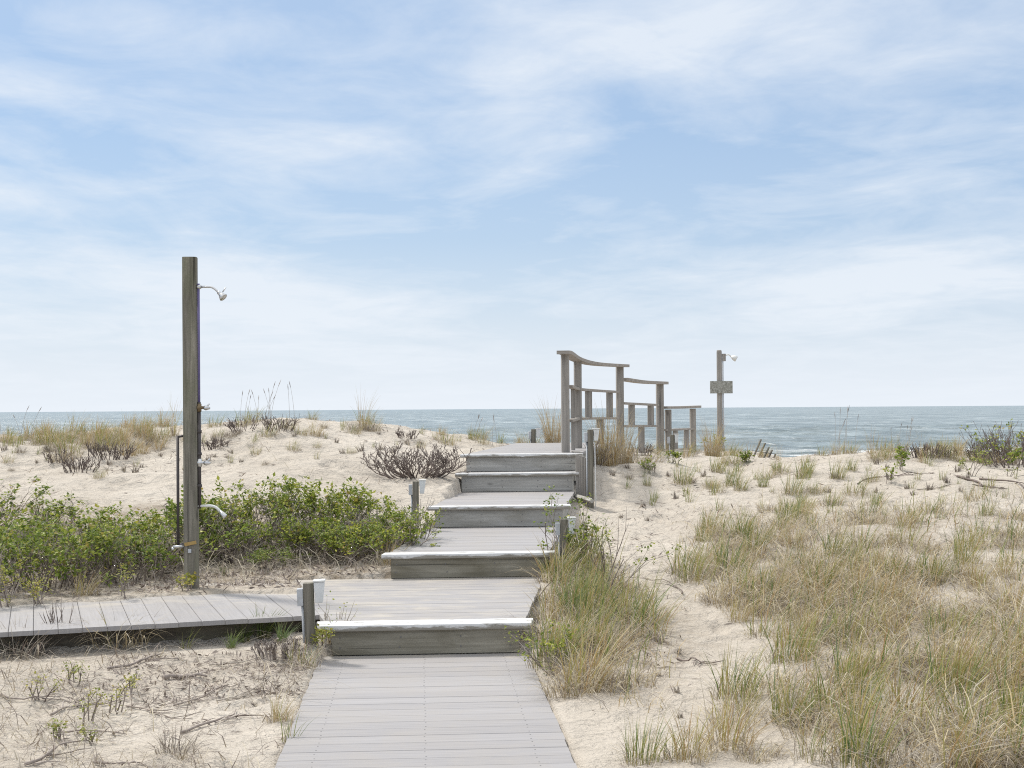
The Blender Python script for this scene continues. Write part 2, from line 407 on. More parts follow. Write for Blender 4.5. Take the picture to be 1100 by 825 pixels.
def terrain(x, y):
    x = np.asarray(x, float); y = np.asarray(y, float)
    xc = np.clip(x, -15, 15); yc = np.clip(y, 1.5, 34)
    h = tps(xc, yc)
    far = -1.35 - .012 * (y - 34) - .9 * sstep(70, 125, y)
    h = h * (1 - sstep(28, 36, y)) + np.maximum(far, -9) * sstep(28, 36, y)
    amp = sstep(11.5, 15, y) * (1 - .6 * sstep(24, 30, y))
    h = h + fbm(x * .55, y * .55, 3, 3) * (.05 + .14 * amp) + fbm(x * 2.1, y * 2.1, 9, 3) * (.02 + .035 * amp)
    h = h + fbm(x * 5.5, y * 5.5, 21, 3) * .020
    for fx, fy, a in FOOT:
        ca, sa = math.cos(a), math.sin(a)
        u = ((x - fx) * ca + (y - fy) * sa) / .065; v = (-(x - fx) * sa + (y - fy) * ca) / .15
        r2 = u * u + v * v
        h = h - .03 * np.exp(-r2 * r2) + .012 * np.exp(-(np.sqrt(r2 + 1e-9) - 1.5) ** 2 * 4)
    # side path and its drifted sand
    s, d = path_uv(x, y)
    onp = (s < 2.35) & (d > .12) & (d < SPL + .15) & (y > 7)
    edge = np.interp(s, SE_S, SE_D) + .10 * fbm(x * 2.3, y * 2.3, 5, 3)
    cover = sstep(-.09, .10, d - edge)
    sandtop = .1935 + .028 * cover * (.75 + 1.1 * fbm(x * 1.6, y * 2.8, 8, 3)) - .03 * (s > .5) * sstep(1.55, 1.8, d) * (1 - sstep(1.98, 2.1, d)) * (fbm(x * 1.3, y * 3, 14, 3) > .0)
    hp = np.where(cover > .02, np.minimum(np.maximum(h, sandtop), sandtop + .02 + .6 * np.maximum(d - SPL + .5, 0)), .06) * cover + (1 - cover) * np.minimum(h, .06)
    h = np.where(onp, hp, h)
    h = np.where((s < 1.5) & (d > -.35) & (d <= .12) & (y > 7), np.minimum(h, .025), h)
    h = h + .085 * np.exp(-((x + .76) ** 2 / .05 + (y - 8.72) ** 2 / .03)) * (x < -.62)
    for z, y0, y1, a0, b0, a1, b1 in LEV:
        t = np.clip((y - y0) / (y1 - y0), 0, 1)
        ins = (y > y0) & (y < y1) & (x > a0 + (a1 - a0) * t + .015) & (x < b0 + (b1 - b0) * t - .015)
        h = np.where(ins, np.minimum(h, z - .08), h)
    return h

_YS = np.arange(4.0, 33, .02)
def ground(u, v):
    """point of the ground seen at a picture position (falls back to the nearest crest)"""
    d = ray(u, v); xs = d[0] / d[1] * _YS; zs = EYE + d[2] / d[1] * _YS
    hh = terrain(xs, _YS); k = np.nonzero(hh >= zs)[0]
    if len(k) == 0 or _YS[k[0]] > 27:
        k0 = int(np.argmax((hh - EYE) / _YS * (_YS < 26) - (_YS >= 26)))
    else: k0 = k[0]
    return Vector((xs[k0], _YS[k0], hh[k0]))

def axis_lines(a, b, step, lo, hi):
    core = list(np.arange(a, b + 1e-6, step)); s = step; p = b; up = []
    while p < hi: s *= 1.22; p += s; up.append(min(p, hi))
    s = step; p = a; dn = []
    while p > lo: s *= 1.22; p -= s; dn.append(max(p, lo))
    return np.array(dn[::-1] + core + up)
def arr_mesh(name, V, Q, mat, atts=None, smooth=False):
    me = bpy.data.meshes.new(name)
    V = np.asarray(V, np.float32); Q = np.asarray(Q, np.int32); k = Q.shape[1]
    me.vertices.add(len(V)); me.vertices.foreach_set('co', V.ravel())
    me.loops.add(Q.size); me.loops.foreach_set('vertex_index', Q.ravel())
    me.polygons.add(len(Q)); me.polygons.foreach_set('loop_start', np.arange(0, Q.size, k, dtype=np.int32))
    me.polygons.foreach_set('loop_total', np.full(len(Q), k, np.int32))
    me.polygons.foreach_set('use_smooth', np.full(len(Q), smooth))
    me.materials.append(mat)
    for n, a in (atts or {}).items():
        at = me.attributes.new(n, 'FLOAT', 'POINT'); at.data.foreach_set('value', np.asarray(a, np.float32))
    me.update(calc_edges=True); me.validate(); return me
def link(name, me, parent=None, loc=None):
    o = bpy.data.objects.new(name, me); C.objects.link(o)
    if parent is not None: o.parent = parent
    if loc is not None: o.location = loc
    return o
def grid_quads(ny, nx):
    i = np.arange(ny * nx).reshape(ny, nx)
    return np.stack([i[:-1, :-1], i[:-1, 1:], i[1:, 1:], i[1:, :-1]], -1).reshape(-1, 4)

gx = axis_lines(-8, 11.5, .045, -3000, 3000); gy = axis_lines(5.4, 25, .045, -600, 900)
GX, GY = np.meshgrid(gx, gy); GZ = terrain(GX, GY)
_s, _d = path_uv(GX, GY)
hum = sstep(-.1, .5, _d - 1.1) * (1 - sstep(13.4, 14.6, GY)) * (GX < -.2) * (GY > 9) * .95
hum += .8 * np.exp(-((GX - 1.35) / .55) ** 2 - ((GY - 9.6) / 1.8) ** 2)
def field_w(x, y):
    return sstep(1.75, 2.6, x + .9 * fbm(x * .8, y * .8, 33, 2) - .06 * (y - 8)) * (1 - sstep(13.0, 15.5, y))
hum += .6 * field_w(GX, GY) * sstep(-.25, .25, fbm(GX * 1.1, GY * 1.1, 41, 3))
hum += .35 * sstep(-.1, .4, fbm(GX * .9, GY * .9, 51, 3)) * (GX < -.7) * (GY < 9)
ground_me = arr_mesh('sand_ground', np.stack([GX.ravel(), GY.ravel(), GZ.ravel()], 1), grid_quads(len(gy), len(gx)), SAND,
                     {'humus': np.clip(hum, 0, 1).ravel()}, True)
tag(link('sand_ground', ground_me), kind='structure')

# ------------------------------------------------------------------ ocean
def sea_mat():
    m, nt, out = new_mat('grey_blue_sea')
    v = coords(nt)
    w1 = noise(nt, coords(nt, (.12, .3, 1), rot=(0, 0, .2)), 1.0, 6, .6, .4)
    w2 = noise(nt, coords(nt, (.7, 1.3, 1), rot=(0, 0, -.15)), 1.0, 6, .65, .3)
    big = noise(nt, coords(nt, (.10, .022, 1), rot=(0, 0, .10)), 1.0, 10, .70, .3)
    col = ramp(nt, big, [(.36, (.085, .12, .125)), (.5, (.165, .205, .21)), (.64, (.30, .345, .35))])
    col = mix(nt, .5, col, ramp(nt, w1, [(.3, g3(.55)), (.7, g3(1.5))]), 'MULTIPLY')
    foam = noise(nt, coords(nt, (.09, .45, 1), rot=(0, 0, .06)), 1.0, 6, .72, .8)
    fr = ramp(nt, foam, [(.62, g3(0)), (.70, g3(.7))])
    sh = N(nt, 'ShaderNodeAttribute', attribute_name='surf').outputs['Fac']
    f2 = noise(nt, coords(nt, (.12, .6, 1)), 1.0, 6, .7, .5)
    fs = ramp(nt, math_(nt, 'ADD', f2, math_(nt, 'MULTIPLY', sh, .3)), [(.70, g3(0)), (.82, g3(.8))])
    ff = math_(nt, 'MAXIMUM', fr, fs)
    col = mix(nt, ff, col, (.78, .80, .80))
    nrm = bump(nt, w1, 1.0, 1.8); nrm = bump(nt, w2, .8, .22, nrm)
    rough = math_(nt, 'ADD', math_(nt, 'MULTIPLY', ff, .5), .28)
    principled(nt, out, col, rough, nrm, 0, .5)
    return m
SEA_Z = -2.2
sy = axis_lines(80, 260, .8, 78, 22000); sx = axis_lines(-90, 160, 2.0, -16000, 16000)
SX, SY = np.meshgrid(sx, sy)
fade = 1 - sstep(500, 1500, np.hypot(SX, SY))
SZ = SEA_Z + fade * (.42 * fbm(SX * .13, SY * .34, 4, 4) + .2 * fbm(SX * .3 + 5, SY * .7, 14, 2))
surf = np.clip(np.exp(-((SY - 112) / 9) ** 2) + .3 * np.exp(-((SY - 150 - 10 * fbm(SX * .02, SX * 0, 7, 2)) / 5) ** 2), 0, 1)
tag(link('sea_water', arr_mesh('sea_water', np.stack([SX.ravel(), SY.ravel(), SZ.ravel()], 1), grid_quads(len(sy), len(sx)), sea_mat(), {'surf': surf.ravel()}, True)), kind='structure')

# ------------------------------------------------------------------ decking
def planks(parts_fn_l, parts_fn_r, y0, y1, z, pitch=.145, gap=.0026, th=.03, sandy=0, screws=True, xs=(.12, .5, .88)):
    """planks running in x between two side lines; returns arrays with per-vertex uvb"""
    V = []; Fc = []; UV = []; SA = []; MI = []
    n = max(1, round((y1 - y0) / pitch)); p = (y1 - y0) / n
    for i in range(n):
        a, b = y0 + i * p + gap / 2, y0 + (i + 1) * p - gap / 2
        jl, jr = random.uniform(-.004, .004), random.uniform(-.004, .004); dz = random.uniform(-.0012, .0012)
        c = .003
        ring = [(a, z + dz - th), (a, z + dz - c), (a + c, z + dz), (b - c, z + dz), (b, z + dz - c), (b, z + dz - th)]
        o = len(V)
        for yy, zz in ring:
            V.append((parts_fn_l(yy) + jl, yy, zz)); UV.append((parts_fn_l(yy) + i * 3.7, yy)); SA.append(sandy(parts_fn_l(yy), yy) if callable(sandy) else sandy)
        for yy, zz in ring:
            V.append((parts_fn_r(yy) + jr, yy, zz)); UV.append((parts_fn_r(yy) + i * 3.7, yy)); SA.append(sandy(parts_fn_r(yy), yy) if callable(sandy) else sandy)
        for k in range(6):
            k2 = (k + 1) % 6; Fc.append((o + k, o + 6 + k, o + 6 + k2, o + k2)[::-1]); MI.append(0)
        Fc.append(tuple(o + k for k in range(6))); MI.append(0); Fc.append(tuple(o + 6 + k for k in range(5, -1, -1))); MI.append(0)
        if screws:
            for t in xs:
                for yy in (a + .03, b - .03):
                    x = parts_fn_l(yy) * (1 - t) + parts_fn_r(yy) * t + random.uniform(-.004, .004)
                    o = len(V); r = .0042
                    for k in range(6):
                        V.append((x + r * math.cos(k * 1.0472), yy + r * math.sin(k * 1.0472), z + dz + .0006)); UV.append((0, 0)); SA.append(0)
                    Fc.append(tuple(range(o, o + 6))); MI.append(1)
    return V, Fc, UV, SA, MI
def planks_obj(name, data, parent, xf=None):
    V, Fc, UV, SA, MI = data
    if xf: V = [xf(p) for p in V]
    me = bpy.data.meshes.new(name); me.from_pydata(V, [], Fc)
    me.materials.append(DECK); me.materials.append(SCREW); me.polygons.foreach_set('material_index', MI)
    a = me.attributes.new('uvb', 'FLOAT_VECTOR', 'POINT'); a.data.foreach_set('vector', np.array([(u, v, 0) for u, v in UV], np.float32).ravel())
    a = me.attributes.new('sandy', 'FLOAT', 'POINT'); a.data.foreach_set('value', np.array(SA, np.float32))
    me.update(); return link(name, me, parent)
def lerp_line(y0, y1, x0, x1): return lambda y: x0 + (x1 - x0) * (y - y0) / (y1 - y0)

walk = thing('boardwalk', (0, 0, 0), 'flat grey composite boardwalk leading from the foreground to the lowest step', 'boardwalk')
z, y0, y1, a0, b0, a1, b1 = LEV[0]
planks_obj('decking', planks(lerp_line(y0, y1, a0, a1), lerp_line(y0, y1, b0, b1), y0, y1 - .02, z, sandy=lambda x, y: -.25 + 1.0 * max(0, (y - 8.55) / .3)), walk)
mb = MB()
for x in (-.58, 0, .59): mb.box((x, (y0 + y1) / 2, -.09), (.04, y1 - y0 - .1, .115))
mb.build('joist', W_SHADE, walk)

stairs = thing('boardwalk_stairs', (0, 8.87, 0), 'grey boardwalk stairs with five white painted step edges climbing the dune', 'stairs')
def st_build(mb, name, mats, bevel=0): return mb.local((0, 8.87, 0)).build(name, mats, stairs, bevel)
for i in range(1, 6):
    z, y0, y1, a0, b0, a1, b1 = LEV[i]; zp = LEV[i - 1][0]
    nd = .14 if i in (4,) else .20 if i == 1 else .16
    # nosing board, painted white, worn at its front edge
    nb = MB(); fy = y0 - .035; ov = .045
    nb.prism([(a0 - ov, fy), (b0 + ov, fy), (b0 + ov + (b1 - b0) * nd / (y1 - y0), fy + nd), (a0 - ov + (a1 - a0) * nd / (y1 - y0), fy + nd)], z - .036, z + .003)
    o = st_build(nb, 'step_nosing', PAINT, .007)
    me = o.data
    at = me.attributes.new('edge', 'FLOAT', 'POINT')
    at.data.foreach_set('value', np.array([1.0 if (v.co.z + 0 < z - .012 and v.co.y + 8.87 < fy + .02) else 0.0 for v in me.vertices], np.float32))
    # riser board
    rb = MB(); zb = zp + .004
    rb.box(((a0 + b0) / 2, y0 + .016, (z - .038 + zb) / 2), (b0 - a0 - .06, .03, z - .038 - zb))
    st_build(rb, 'riser', W_RISER_LOW if i <= 2 else W_RISER, .003)
    nl = MB()
    for t_ in (.04, .36, .68, .96):
        for zz in (.3, .72):
            xx = a0 + .03 + (b0 - a0 - .06) * t_ + random.uniform(-.01, .01); zq = zb + (z - .038 - zb) * zz
            nl.tube([(xx, y0 + .004, zq), (xx, y0 - .001, zq)], .0055, 6, smooth=False)
    for k_, p_ in enumerate(list(nl.v)): pass
    st_build(nl, 'nail_heads', SCREW)
    # tread decking behind the nosing
    ys = fy + nd + .006
    def sandy_fn(x, y, i=i): return {1: .62 if x < -.3 else .45, 2: -.2, 3: 0.1, 4: -.3, 5: .25}[i] + .55 * max(0, (y - (y1 - .35)) / .35)
    d = planks(lerp_line(y0, y1, a0, a1), lerp_line(y0, y1, b0, b1), ys, y1 - .004, z, sandy=sandy_fn, screws=False, pitch=.145)
    planks_obj('decking', d, stairs, lambda p: (p[0], p[1] - 8.87, p[2]))
    # side skirts
    for x0_, x1_ in ((a0, a1), (b0, b1)):
        sg = 1 if x0_ == a0 else -1
        sk = MB(); w = .032
        zb = zp - .12
        q = [(x0_ + sg * .03, y0 + .034), (x0_ + sg * (.03 + w), y0 + .034), (x1_ + sg * (.03 + w), y1 - .005), (x1_ + sg * .03, y1 - .005)]
        if sg < 0: q = q[::-1]
        sk.prism(q, zb, z - .032); st_build(sk, 'side_skirt', W_RISER)
# vertical boards that close the right flank of the upper steps
mb = MB()
for k in range(5):
    u = 619 + k * 3.1; p = at_y(u, 500, 16.05 - k * .06); top = 1.02 - .012 * k
    mb.box((p[0] + .014, 16.05 - k * .06, (top + .4) / 2), (.033 * 1.02, .03, top - .4))
st_build(mb, 'flank_board', W_RAIL, .003)
mb = MB(); p = at_y(618, 533, 15.98); q = at_y(636, 538, 15.5)
mb.tube([p, q], .028, 4, smooth=False); st_build(mb, 'flank_sill', W_RISER)
mb = MB(); p = at_y(613, 484, 17.0)
for k in range(3): mb.box((1.87 + k * .035, 16.9 + k * .5, 1.0 - k * .015), (.09, .42, .05))
st_build(mb, 'deck_edge_board', W_RAIL, .004)

side = thing('side_boardwalk', (SP0[0], SP0[1], .19), 'grey composite side path running left from the lowest landing, half buried in sand', 'boardwalk')
ang = math.atan2(E_[1], E_[0]); ca, sa = math.cos(ang), math.sin(ang)
# planks built with their length along D_: local x = distance along D_, local y = distance along E_
d = planks(lambda y: 0.0, lambda y: SPL, -9.2, 2.28, 0.0, sandy=lambda x, y: 1.35 if x > .5 else -.2, screws=False, pitch=.147, gap=.0025)
def xf(p):
    dd, ss, zz = p; return (ss * E_[0] + dd * D_[0], ss * E_[1] + dd * D_[1], zz)
d = (d[0], [tuple(reversed(f)) for f in d[1]], d[2], d[3], d[4])
o = planks_obj('decking', d, side, xf)
mb = MB(); Rz = Matrix.Rotation(ang, 3, 'Z')
c = E_ * (-3.5) + D_ * .16; mb.box((c[0], c[1], -.09), (11.2, .04, .11), 0, Rz)
c = E_ * (-3.5) + D_ * 1.05; mb.box((c[0], c[1], -.09), (11.2, .04, .11), 0, Rz)
mb.build('joist', W_SHADE, side)
mb = MB()
for s_ in (-6.5, -3.2, -.6, 1.5):
    c = E_ * s_ + D_ * .2; mb.box((c[0], c[1], -.2), (.09, .09, .3), 0, Rz)
mb.build('support_post', W_SHADE, side)

# ------------------------------------------------------------------ low path-light posts
def light_post(u, vtop, y, hpx, label, vis=1.0, lean=0, s=1.0, far=False):
    top = at_y(u, vtop, y); gz = float(terrain(np.array([top[0]]), np.array([y]))[0])
    base = min(gz - .05, top[2] - .2)
    h = top[2] - base
    t = thing('path_light', (top[0], y, base), label, 'path light', 'low path lights along the boardwalk')
    w = .062 * s
    m1 = MB(); m1.box((0, 0, h / 2), (w, w, h)); m1.build('post', W_POST, t, .004); t.rotation_euler = (0, lean, 0)
    # grey conduit box on the left face, its hinged lid slightly lower
    m2 = MB(); m2.box((-w / 2 - .021 * s, .0, h - .085 * s), (.038 * s, .055 * s, .105 * s)); b = m2.build('junction_box', BOX_GREY, t, .004)
    m3 = MB(); m3.tube([(-w / 2 - .008, .0, h - .135 * s), (-w / 2 - .008, 0, 0)], .010 * s, 8); m3.build('conduit', BOX_GREY, t)
    # lamp housing on the right: tapering box open downward with a sloping cap
    m4 = MB(); x0 = w / 2 + .004
    a = [(x0, -.035), (x0 + .066 * s, -.035), (x0 + .066 * s, .035), (x0, .035)]
    bt = [(x0 + .006, -.028), (x0 + .050 * s, -.028), (x0 + .050 * s, .028), (x0 + .006, .028)]
    zt, zl = h + .004, h - .125 * s
    m4.add([(x, y_, zl) for x, y_ in bt] + [(x, y_, zt) for x, y_ in a], [(3, 2, 1, 0), (4, 5, 6, 7), (0, 1, 5, 4), (1, 2, 6, 5), (2, 3, 7, 6), (3, 0, 4, 7)])
    m4.build('lamp_housing', BOX_LIGHT, t, .004)
    m5 = MB(); m5.box((x0 + .033 * s, 0, zt + .0065), (.074 * s, .08 * s, .011)); m5.build('lamp_cap', PVC_WHITE, t, .003)
    return t
light_post(334, 626, 8.72, 0, 'low wooden path light with grey boxes beside the left end of the lowest step', lean=-.04)
light_post(446.5, 517, 13.5, 0, 'low wooden path light rising behind the green bush left of the third step', s=.95)
light_post(605.5, 557.5, 11.35, 0, 'low wooden path light standing in the grass clump right of the second step', s=.95)
light_post(573, 461, 21.8, 0, 'small far path light with white box at the back of the top landing', s=1.1)
light_post(722, 467, 24.0, 0, 'far white path light at the foot of the lowest railing section', s=1.1)
t = light_post(634, 461.5, 15.75, 0, 'tall narrow path light post with white cable beside the top steps', s=1.0)
m = MB(); hz = 1.30 - t.location.z
m.tube([(.048, -.02, hz - .14), (.050, -.03, hz - .5), (.055, -.03, hz - .82), (.04, -.03, 0)], .006, 6); m.build('cable', PVC_WHITE, t)

# ------------------------------------------------------------------ shower post
def arc(p0, p1, p2, n=8):
    p0, p1, p2 = map(Vector, (p0, p1, p2)); return [p0 * (1 - t) ** 2 + p1 * 2 * t * (1 - t) + p2 * t * t for t in [i / n for i in range(n + 1)]]
SY_ = 10.75; b_ = at_y(206, 628, SY_); gz = float(terrain(np.array([b_[0]]), np.array([SY_]))[0])
topz = at_y(204, 276.5, SY_)[2]; base = b_[2] - .1
sh = thing('outdoor_shower', (b_[0], SY_, base), 'tall weathered wooden shower post with pipes and chrome head beside the side path', 'outdoor shower')
Hs = topz - base
tx = at_y(204, 276.5, SY_)[0] - b_[0]
def SZ_(v): return at_y(204, v, SY_)[2] - base
def SX_(u, v): return at_y(u, v, SY_)[0] - b_[0]
m = MB(); n = 14
lv = [i / n for i in range(n + 1)]; ww = .053
vs = []; sd = 20
for t in lv:
    for k in range(sd):
        a = 2 * math.pi * k / sd; r = ww / max(abs(math.cos(a)), abs(math.sin(a))); r = min(r, ww * 1.22) * (1 + .012 * math.sin(5 * a + 9 * t))
        vs.append((tx * t + r * math.cos(a), r * math.sin(a), Hs * t))
fs = [(i * sd + k, i * sd + (k + 1) % sd, (i + 1) * sd + (k + 1) % sd, (i + 1) * sd + k) for i in range(n) for k in range(sd)] + [tuple(range(n * sd, (n + 1) * sd))]
m.add(vs, fs, 0, False)
m.build('post', W_POST, sh)
px = lambda v: tx * (SZ_(v) / Hs) + ww + .014
m = MB(); m.tube([(px(308), -.025, SZ_(305)), (px(432), -.025, SZ_(432))], .0095, 10); m.build('riser_pipe', PVC_PURPLE, sh)
m = MB(); m.tube([(px(432), -.025, SZ_(432)), (px(545), -.025, SZ_(546))], .013, 10)
for v in (462, 486, 520): m.tube([(px(v), -.025, SZ_(v)), (px(v), -.025, SZ_(v + 3))], .019, 10)
m.build('supply_pipe', PIPE_DARK, sh)
# upper arm and head
m = MB(); z0 = SZ_(308.5)
pts = [(px(308) - .01, -.025, z0), (SX_(224, 308), -.03, z0)] + arc((SX_(226, 308), -.03, z0), (SX_(230, 308), -.035, z0), (SX_(236, 315), -.05, SZ_(315)))
m.tube(pts, .0085, 10); m.tube([(px(308) - .012, -.025, z0), (px(308) + .02, -.025, z0)], .017, 10); m.build('shower_arm', CHROME, sh)
m = MB(); h0 = Vector((SX_(235.5, 314.5), -.05, SZ_(314.5))); hd = Vector((.62, -.25, -.62)).normalized()
m.tube([h0, h0 + hd * .012, h0 + hd * .014, h0 + hd * .035, h0 + hd * .06, h0 + hd * .064], [.013, .015, .012, .022, .034, .031], 16); m.build('shower_head', CHROME, sh)
m = MB(); m.tube([h0 + hd * .03 + Vector((.012, 0, .02)), h0 + hd * .02 + Vector((.045, 0, .05))], [.005, .004], 8); m.build('adjusting_lever', CHROME, sh)
# valves
for v, mt in ((438, BRASS), (497, CHROME)):
    m = MB(); zc = SZ_(v)
    m.tube([(px(v), -.025, zc - .03), (px(v), -.025, zc + .03)], [.018, .018], 12); m.tube([(px(v), -.025, zc - .012), (px(v), -.025, zc + .012)], [.024, .024], 12)
    m.tube([(px(v), -.025, zc), (px(v) + .04, -.04, zc)], [.014, .011], 10)
    vo = m.build('valve', mt, sh)
    m = MB(); m.tube([(px(v) + .04, -.04, zc), (px(v) + .055, -.045, zc - .002), (px(v) + .085, -.05, zc - .004)], [.015, .02, .008], 10)
    m.tube([(px(v) + .055, -.045, zc), (px(v) + .08, -.045, zc + .03)], [.006, .006], 8)
    h = m.build('valve_handle', CHROME, vo)
# foot spout
m = MB(); z1 = SZ_(543.5)
pts = [(px(543) - .012, -.025, z1), (SX_(226, 543), -.03, z1 + .002)] + arc((SX_(228, 543), -.03, z1), (SX_(233, 543), -.035, z1 - .002), (SX_(238, 550), -.045, SZ_(550)))
m.tube(pts, .0105, 10); m.build('foot_spout', PVC_WHITE, sh)
m = MB(); s0 = Vector((SX_(237.5, 549.5), -.045, SZ_(549.5))); m.tube([s0, s0 + hd * .03, s0 + hd * .055, s0 + hd * .06], [.014, .019, .022, .019], 14); m.build('spout_head', CHROME, sh)
# left pipe with its hose tap
lx = SX_(191.5, 520)
m = MB(); m.tube([(lx, -.02, SZ_(468)), (lx + .002, -.02, SZ_(586))], .011, 10); m.tube([(lx, -.02, SZ_(469)), (-ww + .01, 0, SZ_(468))], .009, 8)
m.tube([(lx, -.02, SZ_(584.5)), (-ww + .01, 0, SZ_(584.5))], .011, 8); m.build('hose_pipe', PIPE_DARK, sh)
m = MB(); m.tube([(lx - .03, -.05, SZ_(587)), (lx + .05, -.04, SZ_(586))], [.013, .012], 8); m.tube([(lx - .03, -.05, SZ_(587)), (lx - .035, -.055, SZ_(590))], [.011, .013], 8); m.build('tap', CHROME, sh)
m = MB(); m.box((.0, -ww - .007, SZ_(583)), (.09, .006, .026), 0, Matrix.Rotation(-.2, 3, 'Y')); m.build('strap', TAG_ORANGE, sh, .002)
m = MB(); m.box((-.005, -ww - .010, SZ_(591)), (.025, .015, .03)); m.build('bracket', BOX_GREY, sh, .003)

# far shower with blank sign board
FY = 24.0; fb = at_y(773.5, 488, FY); ft = at_y(773.5, 376, FY)
fs_ = thing('outdoor_shower', (fb[0], FY, fb[2] - .5), 'slim far shower post carrying a blank weathered sign board near the dune crest', 'outdoor shower')
hh = ft[2] - fb[2] + .5
m = MB(); m.tube([(0, 0, 0), (0, 0, hh - .04), (0, 0, hh - .01), (0, 0, hh)], [.05, .046, .043, .03], 12, smooth=False); m.build('post', W_RAIL, fs_)
m = MB(); m.tube([(.062, -.02, .3), (.058, -.02, hh - .1)], .013, 8); m.build('supply_pipe', BOX_GREY, fs_)
m = MB(); m.box((.08, -.01, hh - .13), (.06, .05, .13)); m.build('bracket', W_RAIL, fs_, .004)
m = MB(); m.tube([(.10, -.02, hh - .09), (.16, -.03, hh - .08), (.21, -.04, hh - .12)], .012, 8); m.build('shower_arm', PVC_WHITE, fs_)
m = MB(); m.tube([(.20, -.04, hh - .115), (.24, -.06, hh - .135), (.29, -.07, hh - .165)], [.015, .045, .05], 14); m.build('shower_head', PVC_WHITE, fs_)
m = MB(); sc_ = at_y(774, 416, FY)
m.box((sc_[0] - fb[0], -.065, sc_[2] - fs_.location.z), (.395, .022, .215)); m.build('sign_board', SIGN, fs_, .004)

# ------------------------------------------------------------------ handrail
rail = thing('handrail', (1.73, 16.9, 1.0), 'weathered wooden handrail stepping down in three panels from the top landing', 'handrail')
RO = np.array((1.73, 16.9, 1.0))
def rp(u, v, y): return Vector(at_y(u, v, y) - RO)
def rpost(u, vt, y, vb, w, name='post', mt=W_RAIL, dp=None, rz=0):
    a = rp(u, vt, y); b = rp(u, vb, y); m = MB()
    c = (a + b) / 2; m.box((c.x, c.y, c.z), (w, dp or w, a.z - b.z), 0, Matrix.Rotation(rz, 3, 'Z')); m.build(name, mt, rail, .004)
rpost(607.3, 380, 16.93, 489, .092, dp=.12)
rpost(620.8, 387, 18.7, 486, .095, dp=.13)
rpost(666, 393.5, 22.4, 492, .115)
rpost(709, 411, 25.0, 492, .125)
rpost(717.8, 440, 25.2, 496, .11)
rpost(744.3, 439, 26.6, 492, .105)
def board(pts, w, th, name, mt, flat=True):
    """a board following a polyline; w = horizontal width, th = thickness"""
    m = MB(); P = [Vector(p) for p in pts]; vs = []
    for i, p in enumerate(P):
        d = P[min(i + 1, len(P) - 1)] - P[max(i - 1, 0)]; d.z = 0; d.normalize(); s_ = Vector((d.y, -d.x, 0)) * w / 2
        for a, b in ((-1, -1), (1, -1), (1, 1), (-1, 1)): vs.append(p + s_ * a + Vector((0, 0, th / 2 * b)))
    n = len(P); fs = [(i * 4 + k, i * 4 + (k + 1) % 4, (i + 1) * 4 + (k + 1) % 4, (i + 1) * 4 + k) for i in range(n - 1) for k in range(4)] + [(3, 2, 1, 0), tuple(range(n * 4 - 4, n * 4))]
    m.add(vs, fs); o = m.build(name, mt, rail, .004); return o
def curve_pts(pix, n=14):
    """smooth curve through picture positions with their distances (Catmull-Rom)"""
    P = [rp(*p) for p in pix]; P = [P[0] * 2 - P[1]] + P + [P[-1] * 2 - P[-2]]; out = []
    for i in range(1, len(P) - 2):
        for k in range(n // (len(P) - 3) + 1):
            t = k / (n // (len(P) - 3) + 1); a, b, c, d_ = P[i - 1:i + 3]
            out.append(.5 * ((2 * b) + (c - a) * t + (2 * a - 5 * b + 4 * c - d_) * t * t + (3 * b - a - 3 * c + d_) * t ** 3))
    return out + [P[-2]]
board(curve_pts([(604.5, 378.5, 16.72), (609, 379.5, 17.15), (620.5, 386.5, 18.65), (640, 391, 20.4), (671.5, 393, 22.7)]), .15, .045, 'cap_rail', W_RAILX)
board(curve_pts([(670, 407.5, 22.9), (690, 410.3, 23.9), (714, 411.5, 25.2)]), .15, .05, 'cap_rail', W_RAILX)
board(curve_pts([(713.5, 437.8, 25.0), (731, 437.6, 25.9), (749.5, 436.8, 26.9)]), .15, .045, 'cap_rail', W_RAILX)
board(curve_pts([(612, 415, 17.0), (621, 418, 18.7), (640, 419.6, 20.4), (663, 421, 22.3)]), .075, .035, 'middle_rail', W_RAILX)
board(curve_pts([(612, 452, 17.0), (621, 450, 18.7), (640, 449.4, 20.4), (663, 449.4, 22.3)]), .075, .035, 'middle_rail', W_RAILX)
board(curve_pts([(669, 433.2, 22.7), (706, 435, 24.9)]), .075, .038, 'middle_rail', W_RAILX)
board(curve_pts([(669, 457.8, 22.7), (706, 457.6, 24.9)]), .075, .038, 'middle_rail', W_RAILX)
board(curve_pts([(714, 462, 25.1), (745, 460.6, 26.6)]), .075, .038, 'middle_rail', W_RAILX)
board(curve_pts([(714, 483.5, 25.1), (745, 482, 26.6)]), .075, .038, 'middle_rail', W_RAILX)
for u, vt, y, vb, w in [(615.2, 417, 17.8, 450, .05), (615.6, 452, 17.8, 484, .05), (632.2, 420, 19.7, 448.5, .10), (654.8, 421.3, 21.8, 448.5, .105), (644.6, 450.5, 20.9, 484, .11),
                        (678.5, 434.4, 23.3, 457, .11), (699, 435.5, 24.4, 457, .11), (689, 458.5, 23.8, 488, .11),
                        (725.5, 462.5, 25.6, 482.5, .095), (737.5, 461.5, 26.2, 482, .10)]:
    rpost(u, vt, y, vb, w, 'baluster', W_RAIL, .04)

